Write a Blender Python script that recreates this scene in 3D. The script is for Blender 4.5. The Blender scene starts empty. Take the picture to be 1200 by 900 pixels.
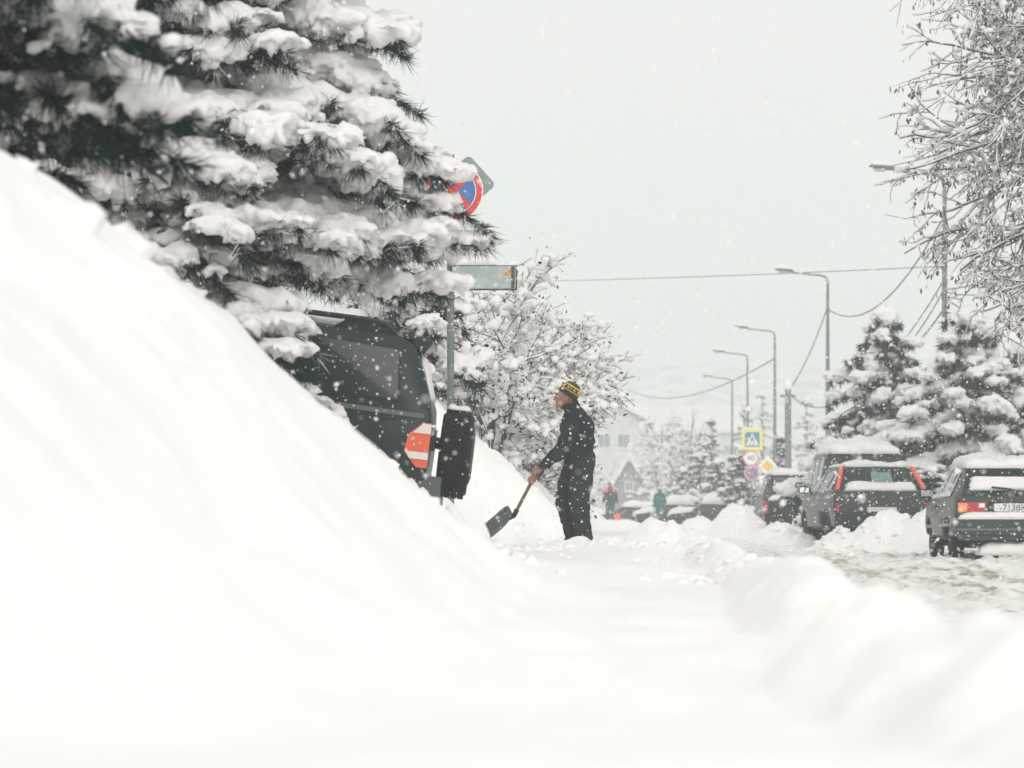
import bpy, bmesh, math, random
import numpy as np
from mathutils import Vector, Matrix

# ------------------------------------------------------------------ camera, sky, sun, exposure
scene = bpy.context.scene
COL = scene.collection
FPX = 3400.0            # focal length in pixels of a 1200 px wide frame
EYE = 0.74              # lens height above the road
HOR = 599.0             # row of the horizon

cam_data = bpy.data.cameras.new("camera")
cam_data.sensor_width = 36.0
cam_data.lens = 36.0 * FPX / 1200.0
cam_data.shift_y = (HOR - 450.0) / 1200.0
cam_data.clip_start = 0.1
cam_data.clip_end = 6000.0
cam_data.dof.use_dof = True
cam_data.dof.focus_distance = 30.0
cam_data.dof.aperture_fstop = 3.4
cam = bpy.data.objects.new("camera", cam_data)
cam.location = (0, 0, EYE)
cam.rotation_euler = (math.radians(90), 0, 0)
COL.objects.link(cam)
scene.camera = cam

SUN_EL, SUN_AZ = math.radians(27), math.radians(172)     # azimuth clockwise from +Y
world = bpy.data.worlds.new("World")
scene.world = world
world.use_nodes = True
wn, wl = world.node_tree.nodes, world.node_tree.links
wn.clear()
w_out = wn.new("ShaderNodeOutputWorld")
w_bg = wn.new("ShaderNodeBackground")
w_sky = wn.new("ShaderNodeTexSky")
w_sky.sky_type = 'NISHITA'
w_sky.sun_disc = False
w_sky.sun_elevation = SUN_EL
w_sky.sun_rotation = SUN_AZ
w_sky.air_density = 1.0
w_sky.dust_density = 5.0
w_sky.ozone_density = 1.0
w_hsv = wn.new("ShaderNodeHueSaturation")
w_hsv.inputs['Saturation'].default_value = 0.05
w_mix = wn.new("ShaderNodeMixRGB")
w_mix.inputs['Fac'].default_value = 0.8                   # closed cloud deck over the sky
w_mix.inputs['Color2'].default_value = (10.0, 10.04, 9.93, 1)
wl.new(w_sky.outputs['Color'], w_hsv.inputs['Color'])
wl.new(w_hsv.outputs['Color'], w_mix.inputs['Color1'])
wl.new(w_mix.outputs['Color'], w_bg.inputs['Color'])
w_bg.inputs['Strength'].default_value = 0.1
wl.new(w_bg.outputs['Background'], w_out.inputs['Surface'])

sun_data = bpy.data.lights.new("sun", 'SUN')
sun_data.energy = 1.4
sun_data.angle = math.radians(45)
sun_data.color = (1.0, 0.94, 0.875)
sun = bpy.data.objects.new("sun", sun_data)
sun.rotation_euler = (math.radians(90) - SUN_EL, 0, math.pi - SUN_AZ)
sun.location = (0, 0, 40)
COL.objects.link(sun)

scene.view_settings.view_transform = 'Standard'
scene.view_settings.look = 'None'
scene.view_settings.exposure = 0.05
scene.view_settings.gamma = 1.0
scene.view_settings.use_curve_mapping = False
scene.cycles.max_bounces = 8
scene.cycles.diffuse_bounces = 4
scene.cycles.glossy_bounces = 3
scene.cycles.transmission_bounces = 4
scene.cycles.volume_bounces = 1
scene.cycles.use_denoising = True

random.seed(7)
RNG = np.random.default_rng(11)
STREET = 0.034          # the street drifts this much to +X per metre of depth


def P(px, py, d):
    """World point seen at photo pixel px,py at the depth d (metres)."""
    return Vector(((px - 600.0) / FPX * d, d, EYE + (HOR - py) / FPX * d))


# ------------------------------------------------------------------ noise
def _hash(ix, iy, iz, seed):
    h = (ix.astype(np.int64) * 374761393 + iy.astype(np.int64) * 668265263
         + iz.astype(np.int64) * 1440662683 + seed * 982451653) & 0xffffffff
    h = ((h ^ (h >> 13)) * 1274126177) & 0xffffffff
    h = ((h ^ (h >> 15)) * 2246822519) & 0xffffffff
    return ((h ^ (h >> 16)) & 0xffffff) / float(0xffffff)


def vnoise(x, y, z=0.0, seed=0):
    x, y, z = np.broadcast_arrays(np.asarray(x, float), np.asarray(y, float), np.asarray(z, float))
    ix, iy, iz = np.floor(x), np.floor(y), np.floor(z)
    fx, fy, fz = x - ix, y - iy, z - iz
    fx, fy, fz = [f * f * f * (f * (f * 6 - 15) + 10) for f in (fx, fy, fz)]
    r = 0
    for a in (0, 1):
        for b in (0, 1):
            for c in (0, 1):
                w = (fx if a else 1 - fx) * (fy if b else 1 - fy) * (fz if c else 1 - fz)
                r = r + w * _hash(ix + a, iy + b, iz + c, seed)
    return r * 2 - 1


def fbm(x, y, z=0.0, octaves=4, seed=0, gain=0.5):
    r, a, f = 0, 1.0, 1.0
    for o in range(octaves):
        r = r + a * vnoise(np.asarray(x) * f, np.asarray(y) * f, np.asarray(z) * f, seed + o * 17)
        a *= gain
        f *= 2.03
    return r


def sstep(a, b, x):
    t = np.clip((np.asarray(x, float) - a) / (b - a), 0, 1)
    return t * t * (3 - 2 * t)


# ------------------------------------------------------------------ materials
MATS = {}


def mat(name, color, rough=0.6, metal=0.0, noise=None, noise_scale=20.0, bump=0.0, bump_scale=40.0,
        spec=0.5, coat=0.0, sheen=0.0, translucent=0.0, emit=None, detail=4.0, ramp=(0.35, 0.65)):
    if name in MATS:
        return MATS[name]
    m = bpy.data.materials.new(name)
    m.use_nodes = True
    nt = m.node_tree
    n, l = nt.nodes, nt.links
    n.clear()
    out = n.new("ShaderNodeOutputMaterial")
    b = n.new("ShaderNodeBsdfPrincipled")
    b.inputs['Base Color'].default_value = (*color, 1)
    b.inputs['Roughness'].default_value = rough
    b.inputs['Metallic'].default_value = metal
    b.inputs['Specular IOR Level'].default_value = spec
    b.inputs['Coat Weight'].default_value = coat
    b.inputs['Sheen Weight'].default_value = sheen
    tc = n.new("ShaderNodeTexCoord")
    if noise is not None:
        t = n.new("ShaderNodeTexNoise")
        t.inputs['Scale'].default_value = noise_scale
        t.inputs['Detail'].default_value = detail
        t.inputs['Roughness'].default_value = 0.6
        l.new(tc.outputs['Object'], t.inputs['Vector'])
        r = n.new("ShaderNodeMapRange")
        r.inputs['From Min'].default_value = ramp[0]
        r.inputs['From Max'].default_value = ramp[1]
        l.new(t.outputs['Fac'], r.inputs['Value'])
        mx = n.new("ShaderNodeMixRGB")
        mx.inputs['Color1'].default_value = (*color, 1)
        mx.inputs['Color2'].default_value = (*noise, 1)
        l.new(r.outputs['Result'], mx.inputs['Fac'])
        l.new(mx.outputs['Color'], b.inputs['Base Color'])
    if bump:
        t2 = n.new("ShaderNodeTexNoise")
        t2.inputs['Scale'].default_value = bump_scale
        t2.inputs['Detail'].default_value = 5.0
        l.new(tc.outputs['Object'], t2.inputs['Vector'])
        bp = n.new("ShaderNodeBump")
        bp.inputs['Strength'].default_value = 1.0
        bp.inputs['Distance'].default_value = bump
        l.new(t2.outputs['Fac'], bp.inputs['Height'])
        l.new(bp.outputs['Normal'], b.inputs['Normal'])
    if emit:
        b.inputs['Emission Color'].default_value = (*emit[0], 1)
        b.inputs['Emission Strength'].default_value = emit[1]
    sh = b.outputs['BSDF']
    if translucent:
        tr = n.new("ShaderNodeBsdfTranslucent")
        tr.inputs['Color'].default_value = (*color, 1)
        ms = n.new("ShaderNodeMixShader")
        ms.inputs['Fac'].default_value = translucent
        l.new(sh, ms.inputs[1])
        l.new(tr.outputs['BSDF'], ms.inputs[2])
        sh = ms.outputs['Shader']
    l.new(sh, out.inputs['Surface'])
    MATS[name] = m
    return m


SNOW = mat("snow", (0.925, 0.905, 0.89), rough=0.75, noise=(0.88, 0.87, 0.86), noise_scale=1.3, bump=0.012, bump_scale=14.0, spec=0.2)
SNOW_T = mat("tree_snow", (0.94, 0.93, 0.92), rough=0.8, bump=0.008, bump_scale=38.0, spec=0.15, translucent=0.22)
FLAKE = mat("snowflake", (0.95, 0.95, 0.95), rough=0.9, spec=0.1, translucent=0.6)
BARK = mat("bark", (0.055, 0.048, 0.042), rough=0.9, noise=(0.11, 0.10, 0.09), noise_scale=14, bump=0.01, bump_scale=30)
TWIG = mat("twig_bark", (0.035, 0.033, 0.032), rough=0.9, noise=(0.09, 0.08, 0.07), noise_scale=6)
SEED = mat("dry_seed", (0.10, 0.075, 0.055), rough=0.9)
NEEDLE = mat("pine_needle", (0.002, 0.019, 0.019), rough=0.7, noise=(0.010, 0.032, 0.026), noise_scale=3.0, spec=0.12)
NEEDLE_F = mat("frosted_needle", (0.78, 0.79, 0.78), rough=0.8)
NEEDLE_R = mat("fir_needle", (0.002, 0.021, 0.020), rough=0.8, noise=(0.007, 0.038, 0.033), spec=0.12, noise_scale=4.0)
RUBBER = mat("tyre_rubber", (0.012, 0.016, 0.017), rough=0.85, bump=0.004, bump_scale=60, spec=0.25)
BLACKP = mat("black_plastic", (0.012, 0.016, 0.017), rough=0.5, spec=0.3)
GLASS = mat("car_glass", (0.006, 0.018, 0.020), rough=0.16, spec=0.45)
CHROME = mat("dull_metal", (0.42, 0.44, 0.44), rough=0.35, metal=0.9)
STEEL = mat("galvanised_steel", (0.19, 0.215, 0.21), rough=0.55, metal=0.35, noise=(0.13, 0.15, 0.15), noise_scale=9)
CONC = mat("concrete", (0.16, 0.17, 0.165), rough=0.9, noise=(0.24, 0.25, 0.25), noise_scale=8)
WIRE = mat("wire", (0.10, 0.11, 0.11), rough=0.7)
WHITE = mat("white_paint", (0.78, 0.78, 0.77), rough=0.5)


# ------------------------------------------------------------------ mesh building
class MB:
    def __init__(self):
        self.v, self.f, self.m = [], [], []

    def add(self, verts, faces, mi=0):
        o = len(self.v)
        self.v.extend([tuple(p) for p in verts])
        self.f.extend([tuple(i + o for i in fc) for fc in faces])
        self.m.extend([mi] * len(faces))
        return self

    def box(self, c, size, rot=None, mi=0, taper=1.0):
        sx, sy, sz = [s / 2 for s in size]
        pts = []
        for z in (-1, 1):
            k = taper if z > 0 else 1
            for x, y in ((-1, -1), (1, -1), (1, 1), (-1, 1)):
                p = Vector((x * sx * k, y * sy * k, z * sz))
                if rot is not None:
                    p = rot @ p
                pts.append(p + Vector(c))
        return self.add(pts, [(3, 2, 1, 0), (4, 5, 6, 7), (0, 1, 5, 4), (1, 2, 6, 5), (2, 3, 7, 6), (3, 0, 4, 7)], mi)

    def tube(self, pts, radii, n=8, mi=0, cap=True):
        pts = [Vector(p) for p in pts]
        if not hasattr(radii, '__len__'):
            radii = [radii] * len(pts)
        rings, ref = [], None
        for i, p in enumerate(pts):
            t = (pts[min(i + 1, len(pts) - 1)] - pts[max(i - 1, 0)])
            if t.length < 1e-9:
                t = Vector((0, 0, 1))
            t.normalize()
            if ref is None:
                ref = Vector((0, 0, 1)) if abs(t.z) < 0.9 else Vector((1, 0, 0))
            u = (ref - t * ref.dot(t))
            if u.length < 1e-6:
                u = t.orthogonal()
            u.normalize()
            ref = u
            w = t.cross(u)
            rings.append([p + (u * math.cos(a) + w * math.sin(a)) * radii[i] for a in [2 * math.pi * k / n for k in range(n)]])
        vs = [q for r in rings for q in r]
        fs = []
        for i in range(len(pts) - 1):
            for k in range(n):
                a, b = i * n + k, i * n + (k + 1) % n
                fs.append((a, b, b + n, a + n))
        if cap:
            fs.append(tuple(range(n - 1, -1, -1)))
            fs.append(tuple((len(pts) - 1) * n + k for k in range(n)))
        return self.add(vs, fs, mi)

    def capsule(self, a, b, ra, rb, n=12, mi=0):
        a, b = Vector(a), Vector(b)
        t = b - a
        L = t.length
        if L < 1e-6:
            t = Vector((0, 0, 1))
        else:
            t = t / L
        pts, rad = [], []
        for k in range(4):
            ang = math.pi / 2 * (1 - k / 4) * 0.97
            pts.append(a - t * ra * math.sin(ang)); rad.append(ra * math.cos(ang))
        pts.append(a); rad.append(ra)
        if L > 1e-6:
            pts.append(b); rad.append(rb)
        for k in range(1, 5):
            ang = math.pi / 2 * (k / 4) * 0.97
            pts.append(b + t * rb * math.sin(ang)); rad.append(rb * math.cos(ang))
        return self.tube(pts, rad, n, mi)

    def chain(self, pts, radii, n=12, mi=0):
        for i in range(len(pts) - 1):
            self.capsule(pts[i], pts[i + 1], radii[i], radii[i + 1], n, mi)
        return self

    def ellipsoid(self, c, r, rot=None, nu=14, nv=9, mi=0):
        c = Vector(c)
        vs = []
        for j in range(nv + 1):
            th = math.pi * (j + 0.02) / (nv + 0.04)
            for i in range(nu):
                ph = 2 * math.pi * i / nu
                p = Vector((r[0] * math.sin(th) * math.cos(ph), r[1] * math.sin(th) * math.sin(ph), r[2] * math.cos(th)))
                if rot is not None:
                    p = rot @ p
                vs.append(c + p)
        fs = []
        for j in range(nv):
            for i in range(nu):
                a, b = j * nu + i, j * nu + (i + 1) % nu
                fs.append((a, a + nu, b + nu, b))
        fs.append(tuple(range(nu)))
        fs.append(tuple(nv * nu + k for k in range(nu - 1, -1, -1)))
        return self.add(vs, fs, mi)

    def lathe(self, prof, axis_m, n=24, mi=0, mats=None):
        """prof: (radius, height) list; axis_m: Matrix taking local z axis to place."""
        vs, fs, ms = [], [], []
        for r, h in prof:
            for k in range(n):
                a = 2 * math.pi * k / n
                vs.append(axis_m @ Vector((r * math.cos(a), r * math.sin(a), h)))
        for i in range(len(prof) - 1):
            for k in range(n):
                a, b = i * n + k, i * n + (k + 1) % n
                fs.append((a, b, b + n, a + n))
                ms.append(mats[i] if mats else mi)
        fs.append(tuple(range(n - 1, -1, -1))); ms.append(mats[0] if mats else mi)
        fs.append(tuple((len(prof) - 1) * n + k for k in range(n))); ms.append(mats[-1] if mats else mi)
        o = len(self.v)
        self.v.extend([tuple(p) for p in vs])
        self.f.extend([tuple(i + o for i in fc) for fc in fs])
        self.m.extend(ms)
        return self

    def prism(self, poly, n_vec, thick, mi=0):
        """poly: 3-D points of a flat outline, extruded by n_vec*thick."""
        nv = Vector(n_vec) * thick
        k = len(poly)
        vs = [Vector(p) for p in poly] + [Vector(p) + nv for p in poly]
        fs = [tuple(range(k - 1, -1, -1)), tuple(range(k, 2 * k))]
        fs += [(i, (i + 1) % k, (i + 1) % k + k, i + k) for i in range(k)]
        return self.add(vs, fs, mi)

    def build(self, name, mats, parent=None, smooth=True, angle=40, fix=True):
        me = bpy.data.meshes.new(name)
        me.from_pydata(self.v, [], self.f)
        if not isinstance(mats, (list, tuple)):
            mats = [mats]
        for m in mats:
            me.materials.append(m)
        if any(self.m):
            me.polygons.foreach_set('material_index', self.m)
        if fix:
            bm = bmesh.new(); bm.from_mesh(me)
            bmesh.ops.recalc_face_normals(bm, faces=bm.faces)
            bm.to_mesh(me); bm.free()
        if smooth:
            me.shade_smooth()
            if angle < 180:
                me.set_sharp_from_angle(angle=math.radians(angle))
        return link(name, me, parent)


def link(name, me, parent=None):
    o = bpy.data.objects.new(name, me)
    COL.objects.link(o)
    if parent is not None:
        o.parent = parent
    return o


def np_mesh(name, verts, faces, mats, parent=None, smooth=True, midx=None):
    """Fast mesh from arrays; faces (N,3) or (N,4)."""
    me = bpy.data.meshes.new(name)
    nv, nf, k = len(verts), len(faces), faces.shape[1]
    me.vertices.add(nv)
    me.vertices.foreach_set('co', np.ascontiguousarray(verts, dtype=np.float32).ravel())
    me.loops.add(nf * k)
    me.loops.foreach_set('vertex_index', np.ascontiguousarray(faces, dtype=np.int32).ravel())
    me.polygons.add(nf)
    me.polygons.foreach_set('loop_start', np.arange(0, nf * k, k, dtype=np.int32))
    me.polygons.foreach_set('loop_total', np.full(nf, k, dtype=np.int32))
    if not isinstance(mats, (list, tuple)):
        mats = [mats]
    for m in mats:
        me.materials.append(m)
    if midx is not None:
        me.polygons.foreach_set('material_index', np.ascontiguousarray(midx, dtype=np.int32))
    me.polygons.foreach_set('use_smooth', np.full(nf, smooth, dtype=bool))
    me.update(calc_edges=True)
    me.validate()
    return link(name, me, parent)


def thing(name, label, cat, loc=(0, 0, 0), rotz=0.0, group=None):
    o = bpy.data.objects.new(name, None)
    o.empty_display_size = 0.2
    COL.objects.link(o)
    o.location = loc
    o.rotation_euler = (0, 0, rotz)
    return tag(o, label, cat, group)


def tag(o, label=None, cat=None, group=None, kind=None):
    if label: o['label'] = label
    if cat: o['category'] = cat
    if group: o['group'] = group
    if kind: o['kind'] = kind
    return o


def stuff(o):
    o['kind'] = 'stuff'
    return o


def remeshed(mb, name, mats, voxel, smooth_it=4, parent=None, displace=None, keep=1.0):
    """Join overlapping shapes into one continuous skin (voxel remesh + smoothing)."""
    tmp = mb.build(name + "_tmp", mats, fix=True)
    r = tmp.modifiers.new('r', 'REMESH'); r.mode = 'VOXEL'; r.voxel_size = voxel; r.use_smooth_shade = True
    if smooth_it:
        s = tmp.modifiers.new('s', 'SMOOTH'); s.factor = 0.5; s.iterations = smooth_it
    if keep < 1:
        dc = tmp.modifiers.new('d', 'DECIMATE'); dc.ratio = keep
    dg = bpy.context.evaluated_depsgraph_get()
    dg.update()
    me = bpy.data.meshes.new_from_object(tmp.evaluated_get(dg))
    me.name = name
    old = tmp.data
    bpy.data.objects.remove(tmp)
    bpy.data.meshes.remove(old)
    n = len(me.vertices)
    if displace is not None and n:
        co = np.empty(n * 3, dtype=np.float32); me.vertices.foreach_get('co', co); co = co.reshape(-1, 3)
        no = np.empty(n * 3, dtype=np.float32); me.vertices.foreach_get('normal', no); no = no.reshape(-1, 3)
        co = co + no * displace(co, no)[:, None]
        me.vertices.foreach_set('co', co.astype(np.float32).ravel())
        me.update()
    if not me.materials:
        for m in (mats if isinstance(mats, (list, tuple)) else [mats]):
            me.materials.append(m)
    me.shade_smooth()
    return link(name, me, parent)


def text_part(name, body, size, m, parent, mw, align='CENTER', extrude=0.001, squeeze=1.0):
    cu = bpy.data.curves.new(name + "_c", 'FONT')
    cu.body = body; cu.size = size; cu.align_x = align; cu.align_y = 'CENTER'; cu.extrude = extrude
    t = bpy.data.objects.new(name + "_t", cu)
    COL.objects.link(t)
    dg = bpy.context.evaluated_depsgraph_get(); dg.update()
    me = bpy.data.meshes.new_from_object(t.evaluated_get(dg))
    bpy.data.objects.remove(t); bpy.data.curves.remove(cu)
    me.transform(mw @ Matrix.Diagonal((squeeze, 1, 1, 1)))
    me.materials.clear(); me.materials.append(m)
    return link(name, me, parent)


def ico(sub):
    bm = bmesh.new(); bmesh.ops.create_icosphere(bm, subdivisions=sub, radius=1.0)
    v = np.array([p.co[:] for p in bm.verts]); f = np.array([[q.index for q in fc.verts] for fc in bm.faces])
    bm.free()
    return v, f


ICO1, ICO2 = ico(1), ico(2)      # 20 and 80 faces
ICO3 = ico(3)


def blobs(centres, sizes, base=ICO1, seed=0, rough=0.25, yaw=None, freq=2.2):
    """Many lumpy flattened balls at once -> verts, faces."""
    centres = np.asarray(centres, float); sizes = np.asarray(sizes, float)
    bv, bf = base
    n, k = len(centres), len(bv)
    if n == 0:
        return np.zeros((0, 3)), np.zeros((0, 3), int)
    off = np.arange(n)[:, None] * 7.31
    d = 1 + rough * vnoise(bv[None, :, 0] * freq + off, bv[None, :, 1] * freq + off * 0.3, bv[None, :, 2] * freq, seed)
    p = bv[None] * d[..., None] * sizes[:, None, :]
    if yaw is not None:
        c, s = np.cos(yaw)[:, None], np.sin(yaw)[:, None]
        p = np.stack([p[..., 0] * c - p[..., 1] * s, p[..., 0] * s + p[..., 1] * c, p[..., 2]], -1)
    v = (p + centres[:, None, :]).reshape(-1, 3)
    f = (bf[None] + (np.arange(n) * k)[:, None, None]).reshape(-1, 3)
    return v, f


def snow_quad(name, parent, c00, c10, c11, c01, thick, up=None, nu=16, nv=10, seed=0, lump=0.35, m=None, edge=0.18):
    """A layer of settled snow lying on a four-cornered surface, rounded at its rim."""
    c = [Vector(q) for q in (c00, c10, c11, c01)]
    nrm = Vector(up) if up is not None else (c[1] - c[0]).cross(c[3] - c[0])
    nrm.normalize()
    vs, fs = [], []
    for j in range(nv + 1):
        for i in range(nu + 1):
            u, w = i / nu, j / nv
            e = min(min(u, 1 - u) * 1.0 / edge, 1) * 1.0
            g = min(min(w, 1 - w) / edge, 1)
            prof = math.sqrt(max(0, 1 - (1 - e) ** 2)) * math.sqrt(max(0, 1 - (1 - g) ** 2))
            jit = 0.02 * float(vnoise(u * 9 + seed, w * 9, 3.3, seed)) if (i in (0, nu) or j in (0, nv)) else 0
            u2, w2 = u + jit, w + jit
            p = c[0] * (1 - u2) * (1 - w2) + c[1] * u2 * (1 - w2) + c[2] * u2 * w2 + c[3] * (1 - u2) * w2
            n_ = 1 + lump * float(fbm(u * 3.1 + seed * 1.7, w * 2.3 + seed, 0.5, 3, seed))
            vs.append(p + nrm * (thick * prof * n_ - 0.006))
    for j in range(nv):
        for i in range(nu):
            a = j * (nu + 1) + i
            fs.append((a, a + 1, a + nu + 2, a + nu + 1))
    rim = [i for i in range(nu + 1)] + [(j + 1) * (nu + 1) - 1 for j in range(1, nv + 1)] \
        + [nv * (nu + 1) + i for i in range(nu - 1, -1, -1)] + [j * (nu + 1) for j in range(nv - 1, 0, -1)]
    fs.append(tuple(reversed(rim)))
    mb = MB().add(vs, fs)
    return mb.build(name, m or SNOW_T, parent, angle=180)


# ------------------------------------------------------------------ the ground under its snow
HEAPS = [  # x, y, radius x, radius y, top height
    (7.3, 47.6, 1.15, 1.3, 0.98), (6.25, 48.3, 0.8, 1.2, 0.74), (5.55, 48.6, 0.6, 1.1, 0.46), (8.6, 46.5, 1.2, 1.5, 0.9), (5.3, 54.0, 0.7, 2.0, 0.38),
    (7.95, 39.2, 0.35, 0.8, 0.80), (5.5, 60.0, 0.6, 3.0, 0.52), (5.45, 70.0, 0.75, 4.0, 0.92), (4.7, 73.0, 0.7, 4.0, 0.62), (6.4, 66.0, 0.5, 3.0, 0.42), (-0.78, 27.7, 0.55, 0.7, 1.0),
    (8.3, 88.0, 1.3, 9.0, 1.25), (10.0, 105.0, 1.9, 12.0, 1.3), (1.75, 34.5, 0.7, 3.0, 0.60), (2.3, 42.0, 0.9, 5.0, 0.54), (0.05, 33.2, 0.5, 0.9, 0.55),
    (0.30, 17.0, 0.45, 2.2, 0.425), (0.64, 30.2, 0.85, 0.8, 0.475),
]
RIDGE_Y = [0, 3, 4.2, 5.4, 6.5, 7.2, 8.6, 12, 16, 22, 27, 30, 33, 60]
RIDGE_Z = [0.42, 0.49, 0.565, 0.585, 0.50, 0.455, 0.50, 0.515, 0.50, 0.475, 0.43, 0.40, 0.38, 0.3]


def height(x, y):
    x = np.asarray(x, float); y = np.asarray(y, float)
    s = x - STREET * y
    lump = fbm(x * 0.9, y * 0.45, 0, 4, 3)
    fine = fbm(x * 3.1, y * 1.6, 0, 4, 9)
    chunk = np.abs(fbm(x * 4.2, y * 3.4, 0, 3, 21))
    # trodden path
    mid = fbm(x * 2.1 + 0.7 * lump, y * 1.9, 0, 4, 14)
    dent = np.clip(vnoise(x * 2.6, y * 1.9, 0, 88) - 0.35, 0, 1)
    h = 0.40 - 0.0006 * np.clip(y, 0, 140) + 0.028 * lump + 0.012 * fine + 0.014 * mid - 0.05 * dent * sstep(5, 9, y)
    h = h + 0.05 * sstep(7, 2.5, y)
    # big ploughed bank on the left, in front of the off-road car
    y0 = np.clip(y, 2, 40)
    crumb = np.abs(fbm(x * 6.5, y * 5.0, 0, 3, 77))
    plane = EYE - 0.0262 * y0 - 0.873 * x + 0.07 * lump + 0.03 * fine + 0.014 * mid + 0.20 * (crumb - 0.35) * sstep(14, 21, y)
    plane = plane - 2.0 * (np.clip(11 - y, 0, 11) / 11.0) ** 2
    cap = np.interp(y, [-10, 0, 6, 9, 12, 16, 22, 23.6, 24.6, 26, 29.5, 31, 60], [0.6, 0.6, 1.42, 1.86, 1.84, 1.86, 1.88, 1.82, 1.42, 0.8, 0.5, 0.3, 0.3])
    cap = cap + 0.07 * lump + 0.03 * fine + 0.11 * vnoise(x * 0.8, y * 1.2, 0, 61) + 0.04 * vnoise(x * 2.0, y * 2.6, 0, 62) + 0.06 * (crumb - 0.3) * sstep(9, 14, y) - 0.03 * np.clip(-1.8 - x, 0, 8)
    k = 0.10
    bank = -k * np.log(np.exp(-np.clip(plane, -2, 6) / k) + np.exp(-np.clip(cap, -2, 6) / k))
    h = np.maximum(h, bank) + 0.05 * np.exp(-((h - bank) / 0.12) ** 2)
    # second bank past the off-road car
    plane2 = 1.18 - 0.92 * (x - STREET * (y - 36)) + 0.08 * lump + 0.05 * fine - 1.6 * sstep(34.5, 31.0, y)
    cap2 = np.interp(y, [30, 33, 36, 60, 110, 160], [0.4, 1.2, 2.1, 2.1, 1.6, 0.9]) + 0.12 * lump
    bank2 = np.minimum(plane2, cap2)
    h = np.where(y > 30, np.maximum(h, bank2), h)
    # road trench
    road = sstep(1.0, 1.5, s + 0.12 * lump) * sstep(7.2, 6.7, s)
    h = h * (1 - road) + (-0.22) * road
    # right verge
    verge = sstep(6.7, 7.6, s)
    h = np.where(s > 6.7, -0.22 + verge * (0.75 + 0.12 * lump + 0.06 * fine) + 0.5 * sstep(9, 14, s), h)
    # ridge thrown up between path and road
    rz = np.interp(y, RIDGE_Y, RIDGE_Z)
    rs = 0.50 + 0.04 * np.sin(y * 0.55) + 0.11 * sstep(5.5, 8.5, y) + 0.008 * np.clip(y, 0, 30)
    g = np.exp(-((s - rs) / np.where(s > rs, 0.36, 0.55)) ** 2)
    h = np.where(y < 60, np.maximum(h, -0.22 + (rz + 0.22) * g + (0.05 * lump + 0.03 * fine + 0.05 * mid) * g), h)
    # ploughed heaps
    for hx, hy, rx, ry, hh in HEAPS:
        d2 = ((x - hx) / rx) ** 2 + ((y - hy) / ry) ** 2
        g = np.exp(-d2 * 0.75)
        rough = (0.10 * chunk + 0.03 * fine) * g if hy > 30 else 0.018 * fine * g
        h = np.maximum(h, -0.30 + (hh + 0.30) * g + rough - 0.04)
    # far land
    h = h + 5.0 * sstep(170, 500, y) * sstep(-20, 60, np.abs(s - 4))
    return h


def H(x, y):
    return float(height(np.array([x]), np.array([y]))[0])


def grid_mesh(name, X, Y, Z, m):
    r, c = X.shape
    v = np.stack([X, Y, Z], -1).reshape(-1, 3)
    i = np.arange(r * c).reshape(r, c)
    f = np.stack([i[:-1, :-1], i[:-1, 1:], i[1:, 1:], i[1:, :-1]], -1).reshape(-1, 4)
    return np_mesh(name, v, f, m)


ys = [-14.0, -9, -6, -4, -2.5, -1.5, -0.7, 0.0, 0.6, 1.1]
while ys[-1] < 165:
    ys.append(ys[-1] + max(0.035, 0.009 * ys[-1]))
while ys[-1] < 1150:
    ys.append(ys[-1] * 1.06)
ys = np.array(ys)
t_in = np.linspace(-1, 1, 370)
hw = 2.2 + 0.215 * np.clip(ys, 0, 500)
ko = np.arange(1, 10) / 9.0
outer = hw[:, None] * (1400.0 / hw[:, None]) ** ko[None, :]
X = np.concatenate([-outer[:, ::-1], hw[:, None] * t_in[None, :], outer], 1) + (STREET * 0.5) * np.clip(ys, 0, 200)[:, None]
Y = np.repeat(ys[:, None], X.shape[1], 1)
ground = grid_mesh("snow_ground", X, Y, height(X, Y), SNOW)
ground['kind'] = 'structure'

# slushy road
SLUSH = bpy.data.materials.new("road_slush")
SLUSH.use_nodes = True
_n, _l = SLUSH.node_tree.nodes, SLUSH.node_tree.links
_b = _n['Principled BSDF']
_b.inputs['Roughness'].default_value = 0.6
_tc = _n.new("ShaderNodeTexCoord"); _mp = _n.new("ShaderNodeMapping")
_mp.inputs['Rotation'].default_value = (0, 0, math.atan(STREET))
_mp.inputs['Scale'].default_value = (1.0, 0.42, 1.0)
_l.new(_tc.outputs['Object'], _mp.inputs['Vector'])
_t1 = _n.new("ShaderNodeTexNoise"); _t1.inputs['Scale'].default_value = 2.6; _t1.inputs['Detail'].default_value = 9; _t1.inputs['Roughness'].default_value = 0.7
_l.new(_mp.outputs['Vector'], _t1.inputs['Vector'])
_r1 = _n.new("ShaderNodeValToRGB")
_r1.color_ramp.elements[0].position = 0.48; _r1.color_ramp.elements[0].color = (0.86, 0.855, 0.84, 1)
_r1.color_ramp.elements[1].position = 0.70; _r1.color_ramp.elements[1].color = (0.22, 0.19, 0.15, 1)
_e = _r1.color_ramp.elements.new(0.57); _e.color = (0.74, 0.72, 0.68, 1)
_e = _r1.color_ramp.elements.new(0.64); _e.color = (0.42, 0.37, 0.30, 1)
_mp3 = _n.new("ShaderNodeMapping"); _mp3.inputs['Rotation'].default_value = (0, 0, math.atan(STREET)); _mp3.inputs['Scale'].default_value = (2.6, 0.035, 1.0)
_l.new(_tc.outputs['Object'], _mp3.inputs['Vector'])
_t3 = _n.new("ShaderNodeTexNoise"); _t3.inputs['Scale'].default_value = 1.0; _t3.inputs['Detail'].default_value = 3
_l.new(_mp3.outputs['Vector'], _t3.inputs['Vector'])
_ad = _n.new("ShaderNodeMath"); _ad.operation = 'MULTIPLY_ADD'; _ad.inputs[1].default_value = 0.55
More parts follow.
